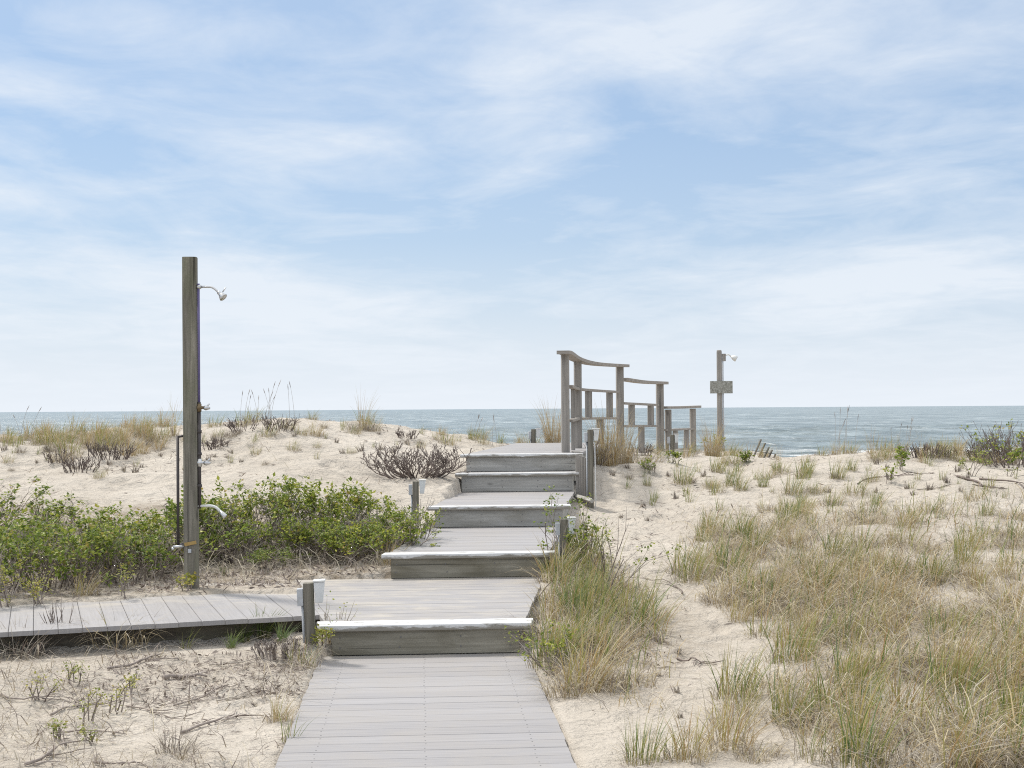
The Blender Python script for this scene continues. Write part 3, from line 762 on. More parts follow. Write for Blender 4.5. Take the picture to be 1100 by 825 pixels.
# ------------------------------------------------------------------ leaning snow fence
t0 = at_y(800, 494, 22.4)
fence = thing('slat_fence', (t0[0], 22.4, t0[2] - .15), 'short leaning remnant of dark wooden slat fence on the right dune crest', 'fence')
for i, (u0, u1, vt, vb) in enumerate([(806.5, 817.5, 472, 498), (812, 822, 476, 498), (817, 826, 480.5, 499), (822, 829.5, 483.5, 499), (828, 833, 488, 500)]):
    a = Vector(at_y(u0, vb, 22.4 + i * .03)) - fence.location; b = Vector(at_y(u1, vt, 22.4 + i * .03)) - fence.location
    m = MB(); d = (b - a); R = d.to_track_quat('Z', 'Y').to_matrix(); m.box((a + b) / 2, (.075, .014, d.length), 0, R); m.build('slat', W_SLAT, fence, .002)
m = MB()
for vv in (484, 491): m.tube([Vector(at_y(808, vv, 22.35)) - fence.location, Vector(at_y(834, vv + 4, 22.45)) - fence.location], .004, 5)
m.build('wire', PIPE_DARK, fence)

# ------------------------------------------------------------------ vegetation: grass
def blade_arrays(base, h, az, lean, width, droop, cval, rng, secs=(0, .3, .62, .86, 1)):
    n = len(h); K = len(secs); V = np.zeros((n, K, 2, 3)); T = np.zeros((n, K, 2)); Cv = np.repeat(np.repeat(cval[:, None, None], K, 1), 2, 2)
    dx, dy = np.cos(az), np.sin(az)
    fa = az + math.pi / 2 + rng.normal(0, .9, n); wx, wy = np.cos(fa), np.sin(fa)
    bend = rng.normal(0, .12, n)
    for k, t in enumerate(secs):
        r = lean * (t ** 1.7) * h; zz = h * (t - droop * t ** 2.6) * np.sqrt(np.clip(1 - (lean * .55) ** 2, .05, 1))
        cx = base[:, 0] + dx * r - dy * bend * h * t * t; cy_ = base[:, 1] + dy * r + dx * bend * h * t * t; cz = base[:, 2] + np.maximum(zz, .004 * (t > 0))
        w = width * (1 - t ** 2.2) * .5 + .0003
        for s_, sg in ((0, -1), (1, 1)):
            V[:, k, s_, 0] = cx + sg * wx * w; V[:, k, s_, 1] = cy_ + sg * wy * w; V[:, k, s_, 2] = cz; T[:, k, s_] = t
    idx = np.arange(n * K * 2).reshape(n, K, 2)
    Q = np.stack([idx[:, :-1, 0], idx[:, :-1, 1], idx[:, 1:, 1], idx[:, 1:, 0]], -1).reshape(-1, 4)
    return V.reshape(-1, 3), Q, T.ravel(), Cv.ravel()
def cat_arr(L_):
    V = []; Q = []; T = []; Cc = []; o = 0
    for v, q, t, c in L_: V.append(v); Q.append(q + o); T.append(t); Cc.append(c); o += len(v)
    return np.concatenate(V), np.concatenate(Q), np.concatenate(T), np.concatenate(Cc)
def grass_mesh(name, arrs):
    V, Q, T, Cc = cat_arr(arrs); return arr_mesh(name, V, Q, GRASS, {'t': T, 'c': Cc}, True)
def live(n, H, rad, cl, ch, rng, lean=.35, w=.0055, wind=0.25):
    r = rad * np.sqrt(rng.random(n)); a = rng.random(n) * 6.283; base = np.stack([r * np.cos(a), r * np.sin(a), np.full(n, -.02)], 1)
    h = H * rng.uniform(.5, 1.08, n); az = a + rng.normal(0, .7, n)
    ln = np.abs(rng.normal(lean * .8, lean * .45, n)) + .04
    vx = np.cos(az) * ln + wind; vy = np.sin(az) * ln - wind * .1
    return blade_arrays(base, h, np.arctan2(vy, vx), np.hypot(vx, vy).clip(.02, 1.1), w * rng.uniform(.6, 1.2, n), np.abs(rng.normal(.1, .1, n)), rng.uniform(cl, ch, n), rng)
def dead(n, H, rad, rng, cl=0, ch=.34, w=.0045):
    r = rad * np.sqrt(rng.random(n)); a = rng.random(n) * 6.283; base = np.stack([r * np.cos(a), r * np.sin(a), np.full(n, -.005)], 1)
    h = H * rng.uniform(.4, 1.1, n); az = a + rng.normal(0, 1.0, n)
    return blade_arrays(base, h, az, rng.uniform(.5, 1.15, n), w * rng.uniform(.5, 1.2, n), rng.uniform(.25, .85, n), rng.uniform(cl, ch, n), rng)

def stub_mesh(seed, H=.12):
    rng = np.random.default_rng(seed)
    return grass_mesh('dead_stub', [live(26, H, .03, 0, .2, rng, .25, .006, .1), dead(12, H, .03, rng, 0, .2)])
TUFT = {}
def tuft_var(kind, i):
    if (kind, i) in TUFT: return TUFT[(kind, i)]
    rng = np.random.default_rng(hash(kind) % 7 + 100 * i + len(kind) * 13)
    if kind == 'green': g = [live(62, .42, .12, .46, .95, rng, .3, .0065), live(16, .5, .12, .3, .6, rng, .25, .0045)]; d_ = [dead(70, .3, .17, rng)]
    elif kind == 'mix': g = [live(38, .38, .15, .4, .9, rng, .38, .006)]; d_ = [dead(80, .3, .2, rng), live(22, .34, .16, .1, .45, rng, .45, .004)]
    elif kind == 'straw': g = [live(60, .44, .10, .2, .6, rng, .42, .006)]; d_ = [dead(90, .34, .16, rng, .05, .4)]
    elif kind == 'thin': g = [live(16, .34, .06, .45, .9, rng, .3, .006)]; d_ = [dead(12, .2, .06, rng)]
    elif kind == 'tall': g = [live(26, .62, .06, .32, .6, rng, .28, .004)]; d_ = [dead(26, .3, .07, rng)]
    elif kind == 'thatch': g = [live(14, .3, .15, .3, .7, rng, .5, .004)]; d_ = [dead(170, .36, .2, rng, 0, .36, .0045)]
    elif kind == 'brown': g = [live(50, .22, .09, .0, .2, rng, .5, .005)]; d_ = [dead(60, .26, .12, rng, 0, .22)]
    elif kind == 'mound': g = [live(150, .52, .13, .18, .5, rng, .5, .006, .05)]; d_ = [dead(110, .42, .16, rng, .05, .4)]
    elif kind == 'bright': g = [live(60, .34, .06, .74, .98, rng, .42, .007)]; d_ = [dead(20, .2, .08, rng)]
    TUFT[(kind, i)] = (grass_mesh('grass_blades', g), grass_mesh('dead_blades', d_)); return TUFT[(kind, i)]
GN = {'straw': 'straw_grass_tuft', 'thatch': 'dead_grass_clump', 'brown': 'dead_grass_clump'}
def tuft(p, kind, sc, label, group=None, sz=None, cat='grass tuft'):
    g, d_ = tuft_var(kind, random.randrange(3))
    t = thing(GN.get(kind, 'beach_grass_tuft'), (p[0], p[1], p[2] - .005), label, cat, group, random.uniform(-.5, .5) + random.choice((0, 0, .9, -.9)))
    t.scale = (sc, sc, sz or sc)
    link('grass_blades', g, t); link('dead_blades', d_, t); return t

DECKS = LEV
def on_deck(x, y, mar=.05):
    for z, y0, y1, a0, b0, a1, b1 in LEV:
        t = min(max((y - y0) / (y1 - y0), 0), 1)
        if y0 - mar < y < y1 + mar and a0 + (a1 - a0) * t - mar < x < b0 + (b1 - b0) * t + mar: return True
    s, d = path_uv(x, y)
    return s < 2.3 and -.02 < d < np.interp(s, SE_S, SE_D) and y > 7
def inpoly(u, v, P):
    r = False; j = len(P) - 1
    for i in range(len(P)):
        if (P[i][1] > v) != (P[j][1] > v) and u < (P[j][0] - P[i][0]) * (v - P[i][1]) / (P[j][1] - P[i][1]) + P[i][0]: r = not r
        j = i
    return r
def scatter(poly, n, mind, seed, ok=None):
    rnd = random.Random(seed); us = [p[0] for p in poly]; vs = [p[1] for p in poly]; out = []; tries = 0
    while len(out) < n and tries < n * 14:
        tries += 1; u, v = rnd.uniform(min(us), max(us)), rnd.uniform(min(vs), max(vs))
        if not inpoly(u, v, poly): continue
        p = ground(u, v)
        if on_deck(p.x, p.y) or (ok and not ok(p)): continue
        if any((p.x - q.x) ** 2 + (p.y - q.y) ** 2 < mind ** 2 for q in out): continue
        out.append(p)
    return out
def zone(poly, n, mind, seed, kinds, s0, s1, label, group, ok=None):
    rnd = random.Random(seed + 5)
    for p in scatter(poly, n, mind, seed, ok):
        k = rnd.choice(kinds); tuft(p, k, rnd.uniform(s0, s1), label, group)

zone([(0, 466), (190, 455), (330, 450), (405, 455), (405, 466), (200, 478), (0, 492)], 54, .16, 1, ['mix', 'straw', 'thin', 'thin', 'straw', 'mix', 'brown'], .42, .8,
     'wispy straw and green tuft along the left dune crest', 'grass tufts on the left dune crest')
zone([(0, 468), (185, 460), (185, 472), (0, 480)], 24, .15, 25, ['straw', 'thin', 'thin', 'mix', 'straw'], .45, .85,
     'yellow straw tuft on the crest left of the shower post', 'yellow tufts on the far left crest')
zone([(50, 472), (200, 466), (190, 488), (60, 498)], 15, .25, 21, ['straw', 'mix', 'straw', 'thatch'], .6, .95,
     'golden straw tuft low on the seaward dune slope left of the shower post', 'golden tufts on the dune slope left of the shower')
zone([(0, 485), (200, 475), (460, 468), (470, 490), (300, 500), (120, 515), (0, 520)], 34, .26, 2, ['thin', 'thin', 'mix', 'brown'], .28, .5,
     'small sparse tuft on the open sand slope of the left dune', 'small tufts on the left dune slope')
zone([(430, 462), (560, 472), (600, 470), (600, 477), (520, 482), (500, 480), (430, 474)], 13, .2, 3, ['straw', 'mix', 'green', 'thin'], .4, .8,
     'straw green tuft on the low crest left of the top landing', 'grass tufts left of the top landing')
zone([(690, 484), (830, 488), (1040, 478), (1100, 482), (1100, 500), (860, 498), (700, 500)], 52, .18, 4, ['mix', 'straw', 'thin', 'tall', 'mix'], .5, .85,
     'wispy tuft against the sea along the right dune crest', 'grass tufts on the right dune crest')
zone([(725, 508), (900, 500), (940, 556), (880, 572), (735, 572)], 26, .22, 23, ['green', 'mix', 'green', 'thin'], .55, .9,
     'dark green tuft in the loose patch above the dense grass field', 'green tufts above the dense grass field')
zone([(650, 500), (1100, 500), (1100, 560), (860, 560), (690, 545)], 56, .24, 6, ['thin', 'mix', 'green', 'thin', 'thin'], .38, .72,
     'sparse green tuft on the pale upper sand slope right of the railing', 'sparse tufts on the right sand slope')
FIELD = [(745, 585), (800, 545), (1100, 548), (1100, 830), (735, 830), (770, 760), (820, 690), (770, 655), (735, 625)]
zone(FIELD, 120, .17, 7, ['green', 'mix', 'mix', 'straw', 'straw', 'thatch', 'thatch'], .5, .95,
     'tangled green and straw tuft within the dense grass field at right', 'grass tufts of the dense right field')

# clump right of the steps
CL = [(592, 600), (640, 585), (690, 640), (700, 690), (690, 725), (640, 752), (605, 745), (588, 690)]
zone(CL, 17, .15, 8, ['green', 'straw', 'thatch', 'mix', 'green'], .6, 1.05,
     'thick tuft packed in the grass clump against the right side of the steps', 'grass tufts beside the steps')
for i_, (u_, v_, k_, s_) in enumerate([(598, 625, 'green', .8), (622, 615, 'mix', .85), (640, 625, 'green', .7), (606, 645, 'mix', .9), (634, 655, 'green', .85), (590, 665, 'straw', .7)]):
    tuft(ground(u_, v_), k_, s_, 'green and straw tuft crowding the path light beside the second step', 'grass tufts around the clump path light')
tuft(ground(612, 660), 'bright', .9, 'brightest green broad-bladed tuft close to the right end of the second step')
tuft(ground(625, 745), 'straw', 1.0, 'reddish straw tuft at the front of the clump beside the boardwalk')
tuft(ground(672, 735), 'thatch', .8, 'brown collapsed dead grass clump at the right front of the grass beside the steps')
tuft(ground(683, 670), 'green', 1.0, 'tall green tuft leaning over open sand at the right edge of the step clump')
tuft(ground(588, 715), 'green', .8, 'green tuft hugging the right edge of the boardwalk under the lowest step')
# by the railing
def gd(u, y):
    q = at_y(u, 480, y); return Vector((q[0], y, float(terrain(np.array([q[0]]), np.array([y]))[0])))
tuft(gd(652, 18.8), 'mound', 1.15, 'big golden straw grass clump under the first railing panel', sz=1.9)
tuft(gd(668, 19.3), 'mound', .95, 'golden drooping grass clump at the foot of the third railing post', sz=1.5)
tuft(gd(688, 19.6), 'thatch', 1.5, 'grey brown tangled dead clump under the second railing panel')
tuft(ground(697, 504), 'brown', .9, 'small dark brown dead clump on the sand below the second railing panel')
tuft(ground(675, 514), 'brown', .6, 'small cone of brown dead stalks alone on the sand right of the top steps')
tuft(gd(594, 22.0), 'mound', .95, 'golden grass clump behind the top landing just left of the first railing post', sz=1.8)
tuft(gd(765, 21.5), 'mound', .85, 'straw and green clump at the foot of the far sign post', sz=1.5)
tuft(gd(783, 22.5), 'mix', 1.0, 'low leafy straw clump just right of the far sign post')
tuft(ground(186, 468), 'tall', 1.0, 'tall dense straw tuft on the crest just left of the shower post')
tuft(gd(390, 19.0), 'tall', .85, 'peaked wind-bent tuft on the highest knoll of the left dune', sz=1.15)
tuft(ground(396, 463), 'brown', .9, 'dark brown dead clump on the highest knoll of the left dune')
tuft(ground(380, 462), 'brown', .8, 'brown dead clump left of the peaked tuft on the left dune knoll')
# left foreground
tuft(ground(25, 706), 'brown', 1.3, 'round reddish brown dead grass clump at the front edge of the side path far left', None, None, 'dead grass')
tuft(ground(128, 697), 'thatch', .95, 'bleached folded dead grass clump under the edge of the side path', None, None, 'dead grass')
tuft(ground(190, 810), 'brown', .8, 'flattened rusty dead grass clump on the near left sand', None, None, 'dead grass')
for u, v, s_, lb in [(262, 690, .6, 'bright green spiky tuft in front of the side path left of the first path light'), (283, 686, .75, 'tallest bright green tuft in front of the side path'),
                 (248, 697, .45, 'small green tuft in front of the side path, leftmost of its row'), (302, 690, .5, 'small green tuft nearest the first path light in front of the side path')]:
    tuft(ground(u, v), 'bright', s_, lb)
tuft(ground(200, 697), 'thin', .5, 'tiny lone green tuft under the middle of the side path edge')
tuft(ground(300, 775), 'straw', .45, 'narrow upright straw tuft at the left edge of the boardwalk')
tuft(ground(312, 808), 'thin', .6, 'sparse green tuft overhanging the left edge of the boardwalk')
tuft(ground(325, 715), 'mix', .55, 'low green tuft at the left corner of the lowest step')
tuft(ground(352, 692), 'straw', .35, 'small straw tuft squeezed between the first path light and the lowest step')
tuft(ground(690, 820), 'green', .6, 'lone green tuft on the sand at the bottom right of the boardwalk')
tuft(ground(722, 815), 'thin', .7, 'thin green tuft on bare sand at the bottom edge beside the grass field')
# dark stubs on the sand
SM = [stub_mesh(70 + i) for i in range(3)]
rnd = random.Random(12)
def stubs(poly, n, seed, label, group, s0=.6, s1=1.3):
    for p in scatter(poly, n, .2, seed):
        o = link('dead_grass_stub', rnd.choice(SM), None, p); o.rotation_euler = (0, rnd.uniform(-.3, .3), rnd.uniform(0, 6)); s_ = rnd.uniform(s0, s1); o.scale = (s_, s_, s_)
        tag(o, label, 'grass stub', group)
stubs([(215, 460), (470, 468), (480, 490), (330, 500), (215, 500)], 16, 41, 'short dark dead stub poking from the left dune sand', 'dead stubs on the left dune')
stubs([(0, 480), (180, 475), (180, 510), (0, 520)], 9, 42, 'short dark dead stub on the far left dune sand', 'dead stubs on the far left dune')
stubs([(870, 495), (1060, 495), (1060, 535), (880, 530)], 14, 43, 'short dark dead stub on the right dune top', 'dead stubs on the right dune')
stubs([(650, 500), (760, 500), (740, 600), (660, 610)], 9, 44, 'short dark dead stub on the sand track right of the steps', 'dead stubs on the right sand track')
stubs([(700, 690), (800, 690), (760, 800), (700, 790)], 5, 45, 'small dark dead stub on the bare sand between clump and grass field', 'dead stubs on the near right sand', .4, .8)

# ground-hugging grass mass of the field and clump: uncountable
def mass(n, xr, yr, wfun, seed, kind, H, cl, ch, w):
    rng = np.random.default_rng(seed); x = rng.uniform(*xr, n * 3); y = yr[0] + (yr[1] - yr[0]) * rng.random(n * 3) ** 1.25
    k = rng.random(n * 3) < wfun(x, y); x, y = x[k][:n], y[k][:n]; m_ = len(x)
    base = np.stack([x, y, terrain(x, y) - .004], 1); h = H * rng.uniform(.4, 1.15, m_); az = rng.random(m_) * 6.283
    if kind == 'flat':
        return blade_arrays(base + np.array([0, 0, .006]), h, az, rng.uniform(.9, 1.5, m_), w * rng.uniform(.5, 1.3, m_), rng.uniform(.93, 1.0, m_), rng.uniform(cl, ch, m_), rng)
    if kind == 'dead':
        return blade_arrays(base, h, az, rng.uniform(.6, 1.3, m_), w * rng.uniform(.5, 1.3, m_), rng.uniform(.45, .98, m_), rng.uniform(cl, ch, m_), rng)
    ln = np.abs(rng.normal(.28, .18, m_)); vx = np.cos(az) * ln + .2; vy = np.sin(az) * ln
    return blade_arrays(base, h, np.arctan2(vy, vx), np.hypot(vx, vy).clip(.02, 1), w * rng.uniform(.6, 1.2, m_), np.abs(rng.normal(.1, .1, m_)), rng.uniform(cl, ch, m_), rng)
def wf(x, y): return field_w(x - .45 * sstep(9.5, 11.5, y), y) * (1 - .62 * sstep(9.8, 12.5, y)) * (.12 + .88 * sstep(-.25, .15, fbm(x * 1.3, y * 1.3, 61, 3))) * (np.abs(x) < 1 + .6 * y)
fm = grass_mesh('grass_cover', [mass(23000, (1.8, 7.5), (5.6, 15.5), wf, 1, 'dead', .24, 0, .40, .0048), mass(5000, (1.8, 7.5), (5.6, 15.5), lambda x, y: wf(x, y) * sstep(.0, .25, fbm(x * 2.1, y * 2.1, 91, 2)), 37, 'dead', .2, 0, .12, .005), mass(9000, (1.8, 7.5), (5.6, 15.5), wf, 31, 'dead', .48, .1, .36, .0055),
                                mass(6500, (1.8, 7.5), (5.6, 15.5), lambda x, y: wf(x, y) * sstep(-.1, .3, fbm(x * 1.7, y * 1.7, 66, 2)), 2, 'live', .31, .38, .95, .006),
                                mass(5000, (1.8, 7.5), (5.6, 15.5), lambda x, y: wf(x, y) * sstep(-.05, .2, fbm(x * .9, y * .9, 69, 2)), 9, 'live', .34, .28, .5, .004)])
tag(link('grass_cover', fm), 'matted dead straw and thin green blades covering the sand at right', 'grass', None, 'stuff')
def wc(x, y):
    b = np.exp(-(((x - (1.12 + .07 * (y - 8))) / .33) ** 2 + ((y - 9.75) / 2.0) ** 2) ** 2) * (.25 + .75 * sstep(-.2, .2, fbm(x * 2.5, y * 2.5, 93, 3)))
    for z, y0, y1, a0, b0, a1, b1 in LEV:
        t = np.clip((y - y0) / (y1 - y0), 0, 1); b = b * ~((y > y0 - .03) & (y < y1 + .03) & (x < b0 + (b1 - b0) * t + .03))
    return b
cm = grass_mesh('clump_thatch', [mass(5500, (.5, 2.2), (7, 12.5), wc, 3, 'dead', .26, 0, .4, .0045), mass(900, (.5, 2.2), (7, 12.5), wc, 4, 'live', .34, .4, .95, .005)])
tag(link('clump_thatch', cm), 'matted dead blades at the foot of the clump right of the steps', 'grass', None, 'stuff')

# ------------------------------------------------------------------ litter on the sand: uncountable bits of stalk and leaf
def flakes(n, xr, yr, wfun, seed, L0, L1, asp, flat=.25):
    rng = np.random.default_rng(seed); x = rng.uniform(*xr, n * 6); y = rng.uniform(*yr, n * 6); k = rng.random(n * 6) < wfun(x, y); x, y = x[k][:n], y[k][:n]; m_ = len(x)
    z = terrain(x, y); az = rng.random(m_) * 6.283; ln = rng.uniform(L0, L1, m_) / 2; wd = ln * rng.uniform(asp * .6, asp * 1.4, m_); tl = rng.normal(0, flat, m_); rl = rng.normal(0, flat * 1.5, m_)
    d = np.stack([np.cos(az) * np.cos(tl), np.sin(az) * np.cos(tl), np.sin(tl)], 1); s_ = np.stack([-np.sin(az) * np.cos(rl), np.cos(az) * np.cos(rl), np.sin(rl)], 1)
    c = np.stack([x, y, z + np.abs(np.sin(tl)) * ln + .004], 1)
    up = np.array([0, 0, 1.]) * (wd * .7)[:, None]
    V = np.stack([c - d * ln[:, None], c + s_ * wd[:, None] , c + d * ln[:, None], c - s_ * wd[:, None], c + up], 1).reshape(-1, 3)
    i = np.arange(m_) * 5
    T3 = np.concatenate([np.stack([i + a, i + b, i + 4], 1) for a, b in ((0, 1), (1, 2), (2, 3), (3, 0))])
    return V, T3
def litter(name, label, sets, mat):
    V = []; T3 = []; o = 0
    for s_ in sets: V.append(s_[0]); T3.append(s_[1] + o); o += len(s_[0])
    tag(link(name, arr_mesh(name, np.concatenate(V), np.concatenate(T3), mat)), label, 'litter', None, 'stuff')
def off_decks(x, y):
    b = np.ones_like(x)
    for z, y0, y1, a0, b0, a1, b1 in LEV:
        t = np.clip((y - y0) / (y1 - y0), 0, 1); b = b * ~((y > y0 - .02) & (y < y1) & (x < b0 + (b1 - b0) * t + .02) & (x > a0 + (a1 - a0) * t - .02))
    s, d = path_uv(x, y); b = b * ~((s < 2.3) & (d > 0) & (d < np.interp(s, SE_S, SE_D) + .05) & (y > 7)); return b
def lw(x, y): return off_decks(x, y) * (.12 + .88 * sstep(.0, .35, fbm(x * 1.5, y * 1.5, 81, 3)))
def bushw(x, y):
    s, d = path_uv(x, y); return off_decks(x, y) * np.clip(np.exp(-((d - 2.1) / .75) ** 2), 0, 1) * (x < -.35) * (y > 9.6)
litter('plant_litter', 'dry grey stalks, leaves and seaweed scraps scattered on the sand',
       [flakes(3800, (-3.5, -.65), (6, 9), lw, 1, .01, .09, .07), flakes(5200, (-8, 10), (12, 22), lw, 2, .02, .12, .12), flakes(1500, (.8, 3.4), (6, 14), lw, 3, .015, .09, .09),
        flakes(4200, (-6, 0), (9.8, 13), bushw, 4, .02, .08, .25, .7), flakes(2500, (.8, 2.0), (7.6, 12), lambda x, y: wc(x, y), 5, .02, .1, .1, .5),
        flakes(1500, (-1.9, -.65), (7.6, 8.8), lambda x, y: off_decks(x, y) * .8, 6, .01, .06, .2, .6)], LITTER)

# ------------------------------------------------------------------ shrubs
def grow(rng, start, direc, length, rad, depth, out, tips, bend=.35, split=(2, 3), up=.15, seg=4, ang=.6, shrink=.68):
    p = Vector(start); d = Vector(direc).normalized(); pts = [p.copy()]; rr = [rad]
    for i in range(seg):
        d = (d + Vector((rng.gauss(0, bend), rng.gauss(0, bend), rng.gauss(0, bend) + up)) * .4).normalized(); p = p + d * length / seg
        if p.z < .01: p.z = .01; d.z = abs(d.z) + .1
        pts.append(p.copy()); rr.append(rad * (1 - .35 * (i + 1) / seg))
    if depth <= 0: rr[-1] *= .4; tips.append((pts[-1], d.copy())); out.append((pts, rr)); return
    out.append((pts, rr))
    for k in range(rng.randint(*split)):
        a = rng.uniform(ang * .5, ang * 1.2); ax = Vector((rng.gauss(0, 1), rng.gauss(0, 1), rng.gauss(0, 1))).normalized()
        nd = Matrix.Rotation(a, 3, ax) @ d; j = rng.randint(max(1, seg - 2), seg)
        grow(rng, pts[j], nd, length * shrink * rng.uniform(.7, 1.15), rr[j] * .72, depth - 1, out, tips, bend, split, up, max(3, seg - 1), ang, shrink)
def leaf_cluster(mb, p, d, rng, n, size, spread):
    for _ in range(n):
        o = Vector((rng.gauss(0, 1), rng.gauss(0, 1), rng.gauss(0, .8))) * spread; q = p + o
        a = Vector((rng.gauss(0, 1), rng.gauss(0, 1), rng.gauss(.1, .55))).normalized(); b = a.cross(Vector((rng.gauss(0, .5), rng.gauss(0, .5), 1))).normalized(); nn = a.cross(b)
        L_ = size * rng.uniform(.6, 1.25); w = L_ * .36
        mb.add([q, q + a * L_ * .45 + b * w + nn * w * .35, q + a * L_, q + a * L_ * .45 - b * w + nn * w * .35, q + a * L_ * .5], [(0, 1, 4), (1, 2, 4), (2, 3, 4), (3, 0, 4)])
def shrub_meshes(seed, R, H, nst, leafn, lsize, mat_l=None, twm=None, depth=2, bare=.56, rad=.006):
    rng = random.Random(seed); segs = []; tips = []
    for k in range(nst):
        a = rng.uniform(0, 6.283); r = R * .55 * math.sqrt(rng.random()); s0 = (r * math.cos(a) * 1.1, r * math.sin(a), -.03)
        d = Vector((math.cos(a) * rng.uniform(.1, .9), math.sin(a) * rng.uniform(.1, .9), rng.uniform(.7, 1.3)))
        grow(rng, s0, d, H * rng.uniform(.38, .6), rad, depth, segs, tips, up=.1, ang=.7)
    m = MB()
    for pts, rr in segs: m.tube(pts, rr, 3, smooth=True, caps=False)
    st = m; lf = MB()
    for p, d in tips:
        if rng.random() < bare: continue
        leaf_cluster(lf, p, d, rng, rng.randint(int(leafn * .5), int(leafn * 1.4)), lsize, .026)
    return st, lf
BV = []
for i, (R, H, ns) in enumerate([(.42, .52, 30), (.38, .46, 26), (.45, .42, 32), (.32, .40, 22)]):
    st, lf = shrub_meshes(200 + i, R, H, ns, 13, .038)
    so = st.build('branches', TWIG); lo = lf.build('foliage', LEAF); BV.append((so.data, lo.data)); bpy.data.objects.remove(so); bpy.data.objects.remove(lo)
def bush(u, v, var, sc, label, y=None, group=None, sz=None, cat='bush', name='beach_rose_bush'):
    p = ground(u, v) if y is None else None
    if p is None:
        q = at_y(u, v, y); p = Vector((q[0], y, float(terrain(np.array([q[0]]), np.array([y]))[0])))
    t = thing(name, p, label, cat, group, random.uniform(0, 6.28)); t.scale = (sc, sc, sz or sc)
    link('branches', BV[var][0], t); link('foliage', BV[var][1], t); return t
GB = 'beach rose bushes left of the steps'
for u, y, var, sc, sz, lb in [
    (-12, 10.6, 0, 1.05, 1.15, 'leafy green bush cut by the left edge of the photo, in the front row'),
    (45, 10.75, 2, 1.0, 1.2, 'twiggy green bush in the front row, second from the left edge'),
    (95, 10.95, 0, .95, 1.1, 'dense green bush in the front row, third from the left edge'),
    (145, 11.2, 1, .95, 1.0, 'grey twigged bush in the front row just left of the shower post'),
    (20, 11.7, 1, 1.0, 1.0, 'tall leafy bush behind the front row at the far left'),
    (85, 11.9, 2, 1.0, .95, 'leafy bush behind the front row between far left and shower post'),
    (135, 12.1, 0, .9, .8, 'bush with leaves touching the sand slope left of the shower post'),
    (178, 11.7, 3, 1.1, 1.1, 'small leafy bush directly behind the left pipe of the shower post'),
    (232, 12.3, 0, .95, 1.1, 'rounded green bush directly right of the shower post behind the chrome spout'),
    (275, 12.8, 2, 1.0, 1.05, 'green bush between shower post and the highest leafy shoots'),
    (312, 12.9, 1, 1.0, 1.25, 'bush with the highest leafy shoots halfway between shower post and steps'),
    (352, 12.8, 3, 1.2, 1.25, 'straw-tangled bush in the middle of the hedge left of the steps'),
    (385, 12.5, 0, .85, 1.0, 'leafy bush left of the second path light'),
    (425, 12.1, 3, 1.0, .95, 'bright bush touching the left end of the third step'),
    (395, 11.8, 1, .75, .8, 'low bush in front of the hedge just left of the second step'),
    (345, 11.95, 3, .9, .85, 'low sprawling bush in front of the hedge between shower and steps'),
    (290, 11.75, 2, .55, .45, 'lowest creeping bush in front of the hedge right of the shower post'),
    (248, 12.0, 1, .85, .85, 'twiggy low bush right of the shower foot in front of the rounded bush'),
    (325, 12.15, 2, .85, .95, 'mid green bush in the hedge middle below the highest shoots'),
    (372, 11.9, 2, .75, .8, 'loose bush filling the hedge front between middle and right end'),
    (440, 12.5, 1, .7, .8, 'small leafy bush under the second path light'),
    (200, 12.4, 2, .9, 1.1, 'leafy bush peeking out behind the shower post at pipe height'),
    (60, 12.9, 3, 1.0, .8, 'back row bush against the dune sand at the far left'),
    (-30, 12.6, 0, 1.1, .95, 'back row bush half outside the left edge of the photo')]:
    bush(u, 0, var, sc, lb, y, GB, sz)
# small tangled things in the hedge
tuft(ground(352, 585), 'thatch', 1.0, 'pale straw tangle in the middle of the bush hedge left of the steps')
tuft(ground(405, 592), 'straw', .8, 'rusty straw tuft among the bushes just left of the second step')
tuft(ground(240, 618), 'bright', .35, 'tiny green tuft on the sand just right of the shower post foot')
bush(612, 0, 3, .72, 'leafy dark green bush wrapped round the path light beside the second step', 11.55, sz=.95)
tuft(ground(630, 640), 'bright', .8, 'bright green tuft behind the brightest one beside the second step')
tuft(ground(420, 606), 'straw', .6, 'rusty straw tuft at the left end of the second step')
tuft(ground(372, 600), 'thatch', .8, 'fallen straw heap low in the hedge left of the second step')
tuft(ground(90, 640), 'straw', .6, 'straw tuft under the front bushes at the far left')
for i_, (u_, v_, l_) in enumerate([(70, 620, 'grey leafless stems inside the far left front bushes'), (160, 612, 'grey leafless stems just left of the shower post foot'), (345, 590, 'grey leafless stems in the middle of the hedge left of the steps'),
                     (265, 590, 'grey leafless stems right of the shower post in the hedge'), (400, 588, 'grey leafless stems near the left end of the second step')]):
    rng_ = random.Random(300 + i_); sg_ = []; tp_ = []
    for k in range(34):
        a = rng_.uniform(0, 6.283); r = .34 * math.sqrt(rng_.random())
        grow(rng_, (r * math.cos(a), r * math.sin(a) * .6, -.02), (math.cos(a) * .6, math.sin(a) * .4, 1), .24 * rng_.uniform(.6, 1.1), .005, 2, sg_, tp_, ang=.7, up=.1)
    m = MB()
    for pts, rr in sg_: m.tube(pts, [max(q, .0022) for q in rr], 3, caps=False)
    tag(m.build('leafless_shrub', TWIG_PALE if i_ in (2, 4) else TWIG, None, 0, ground(u_, v_)), l_, 'shrub')
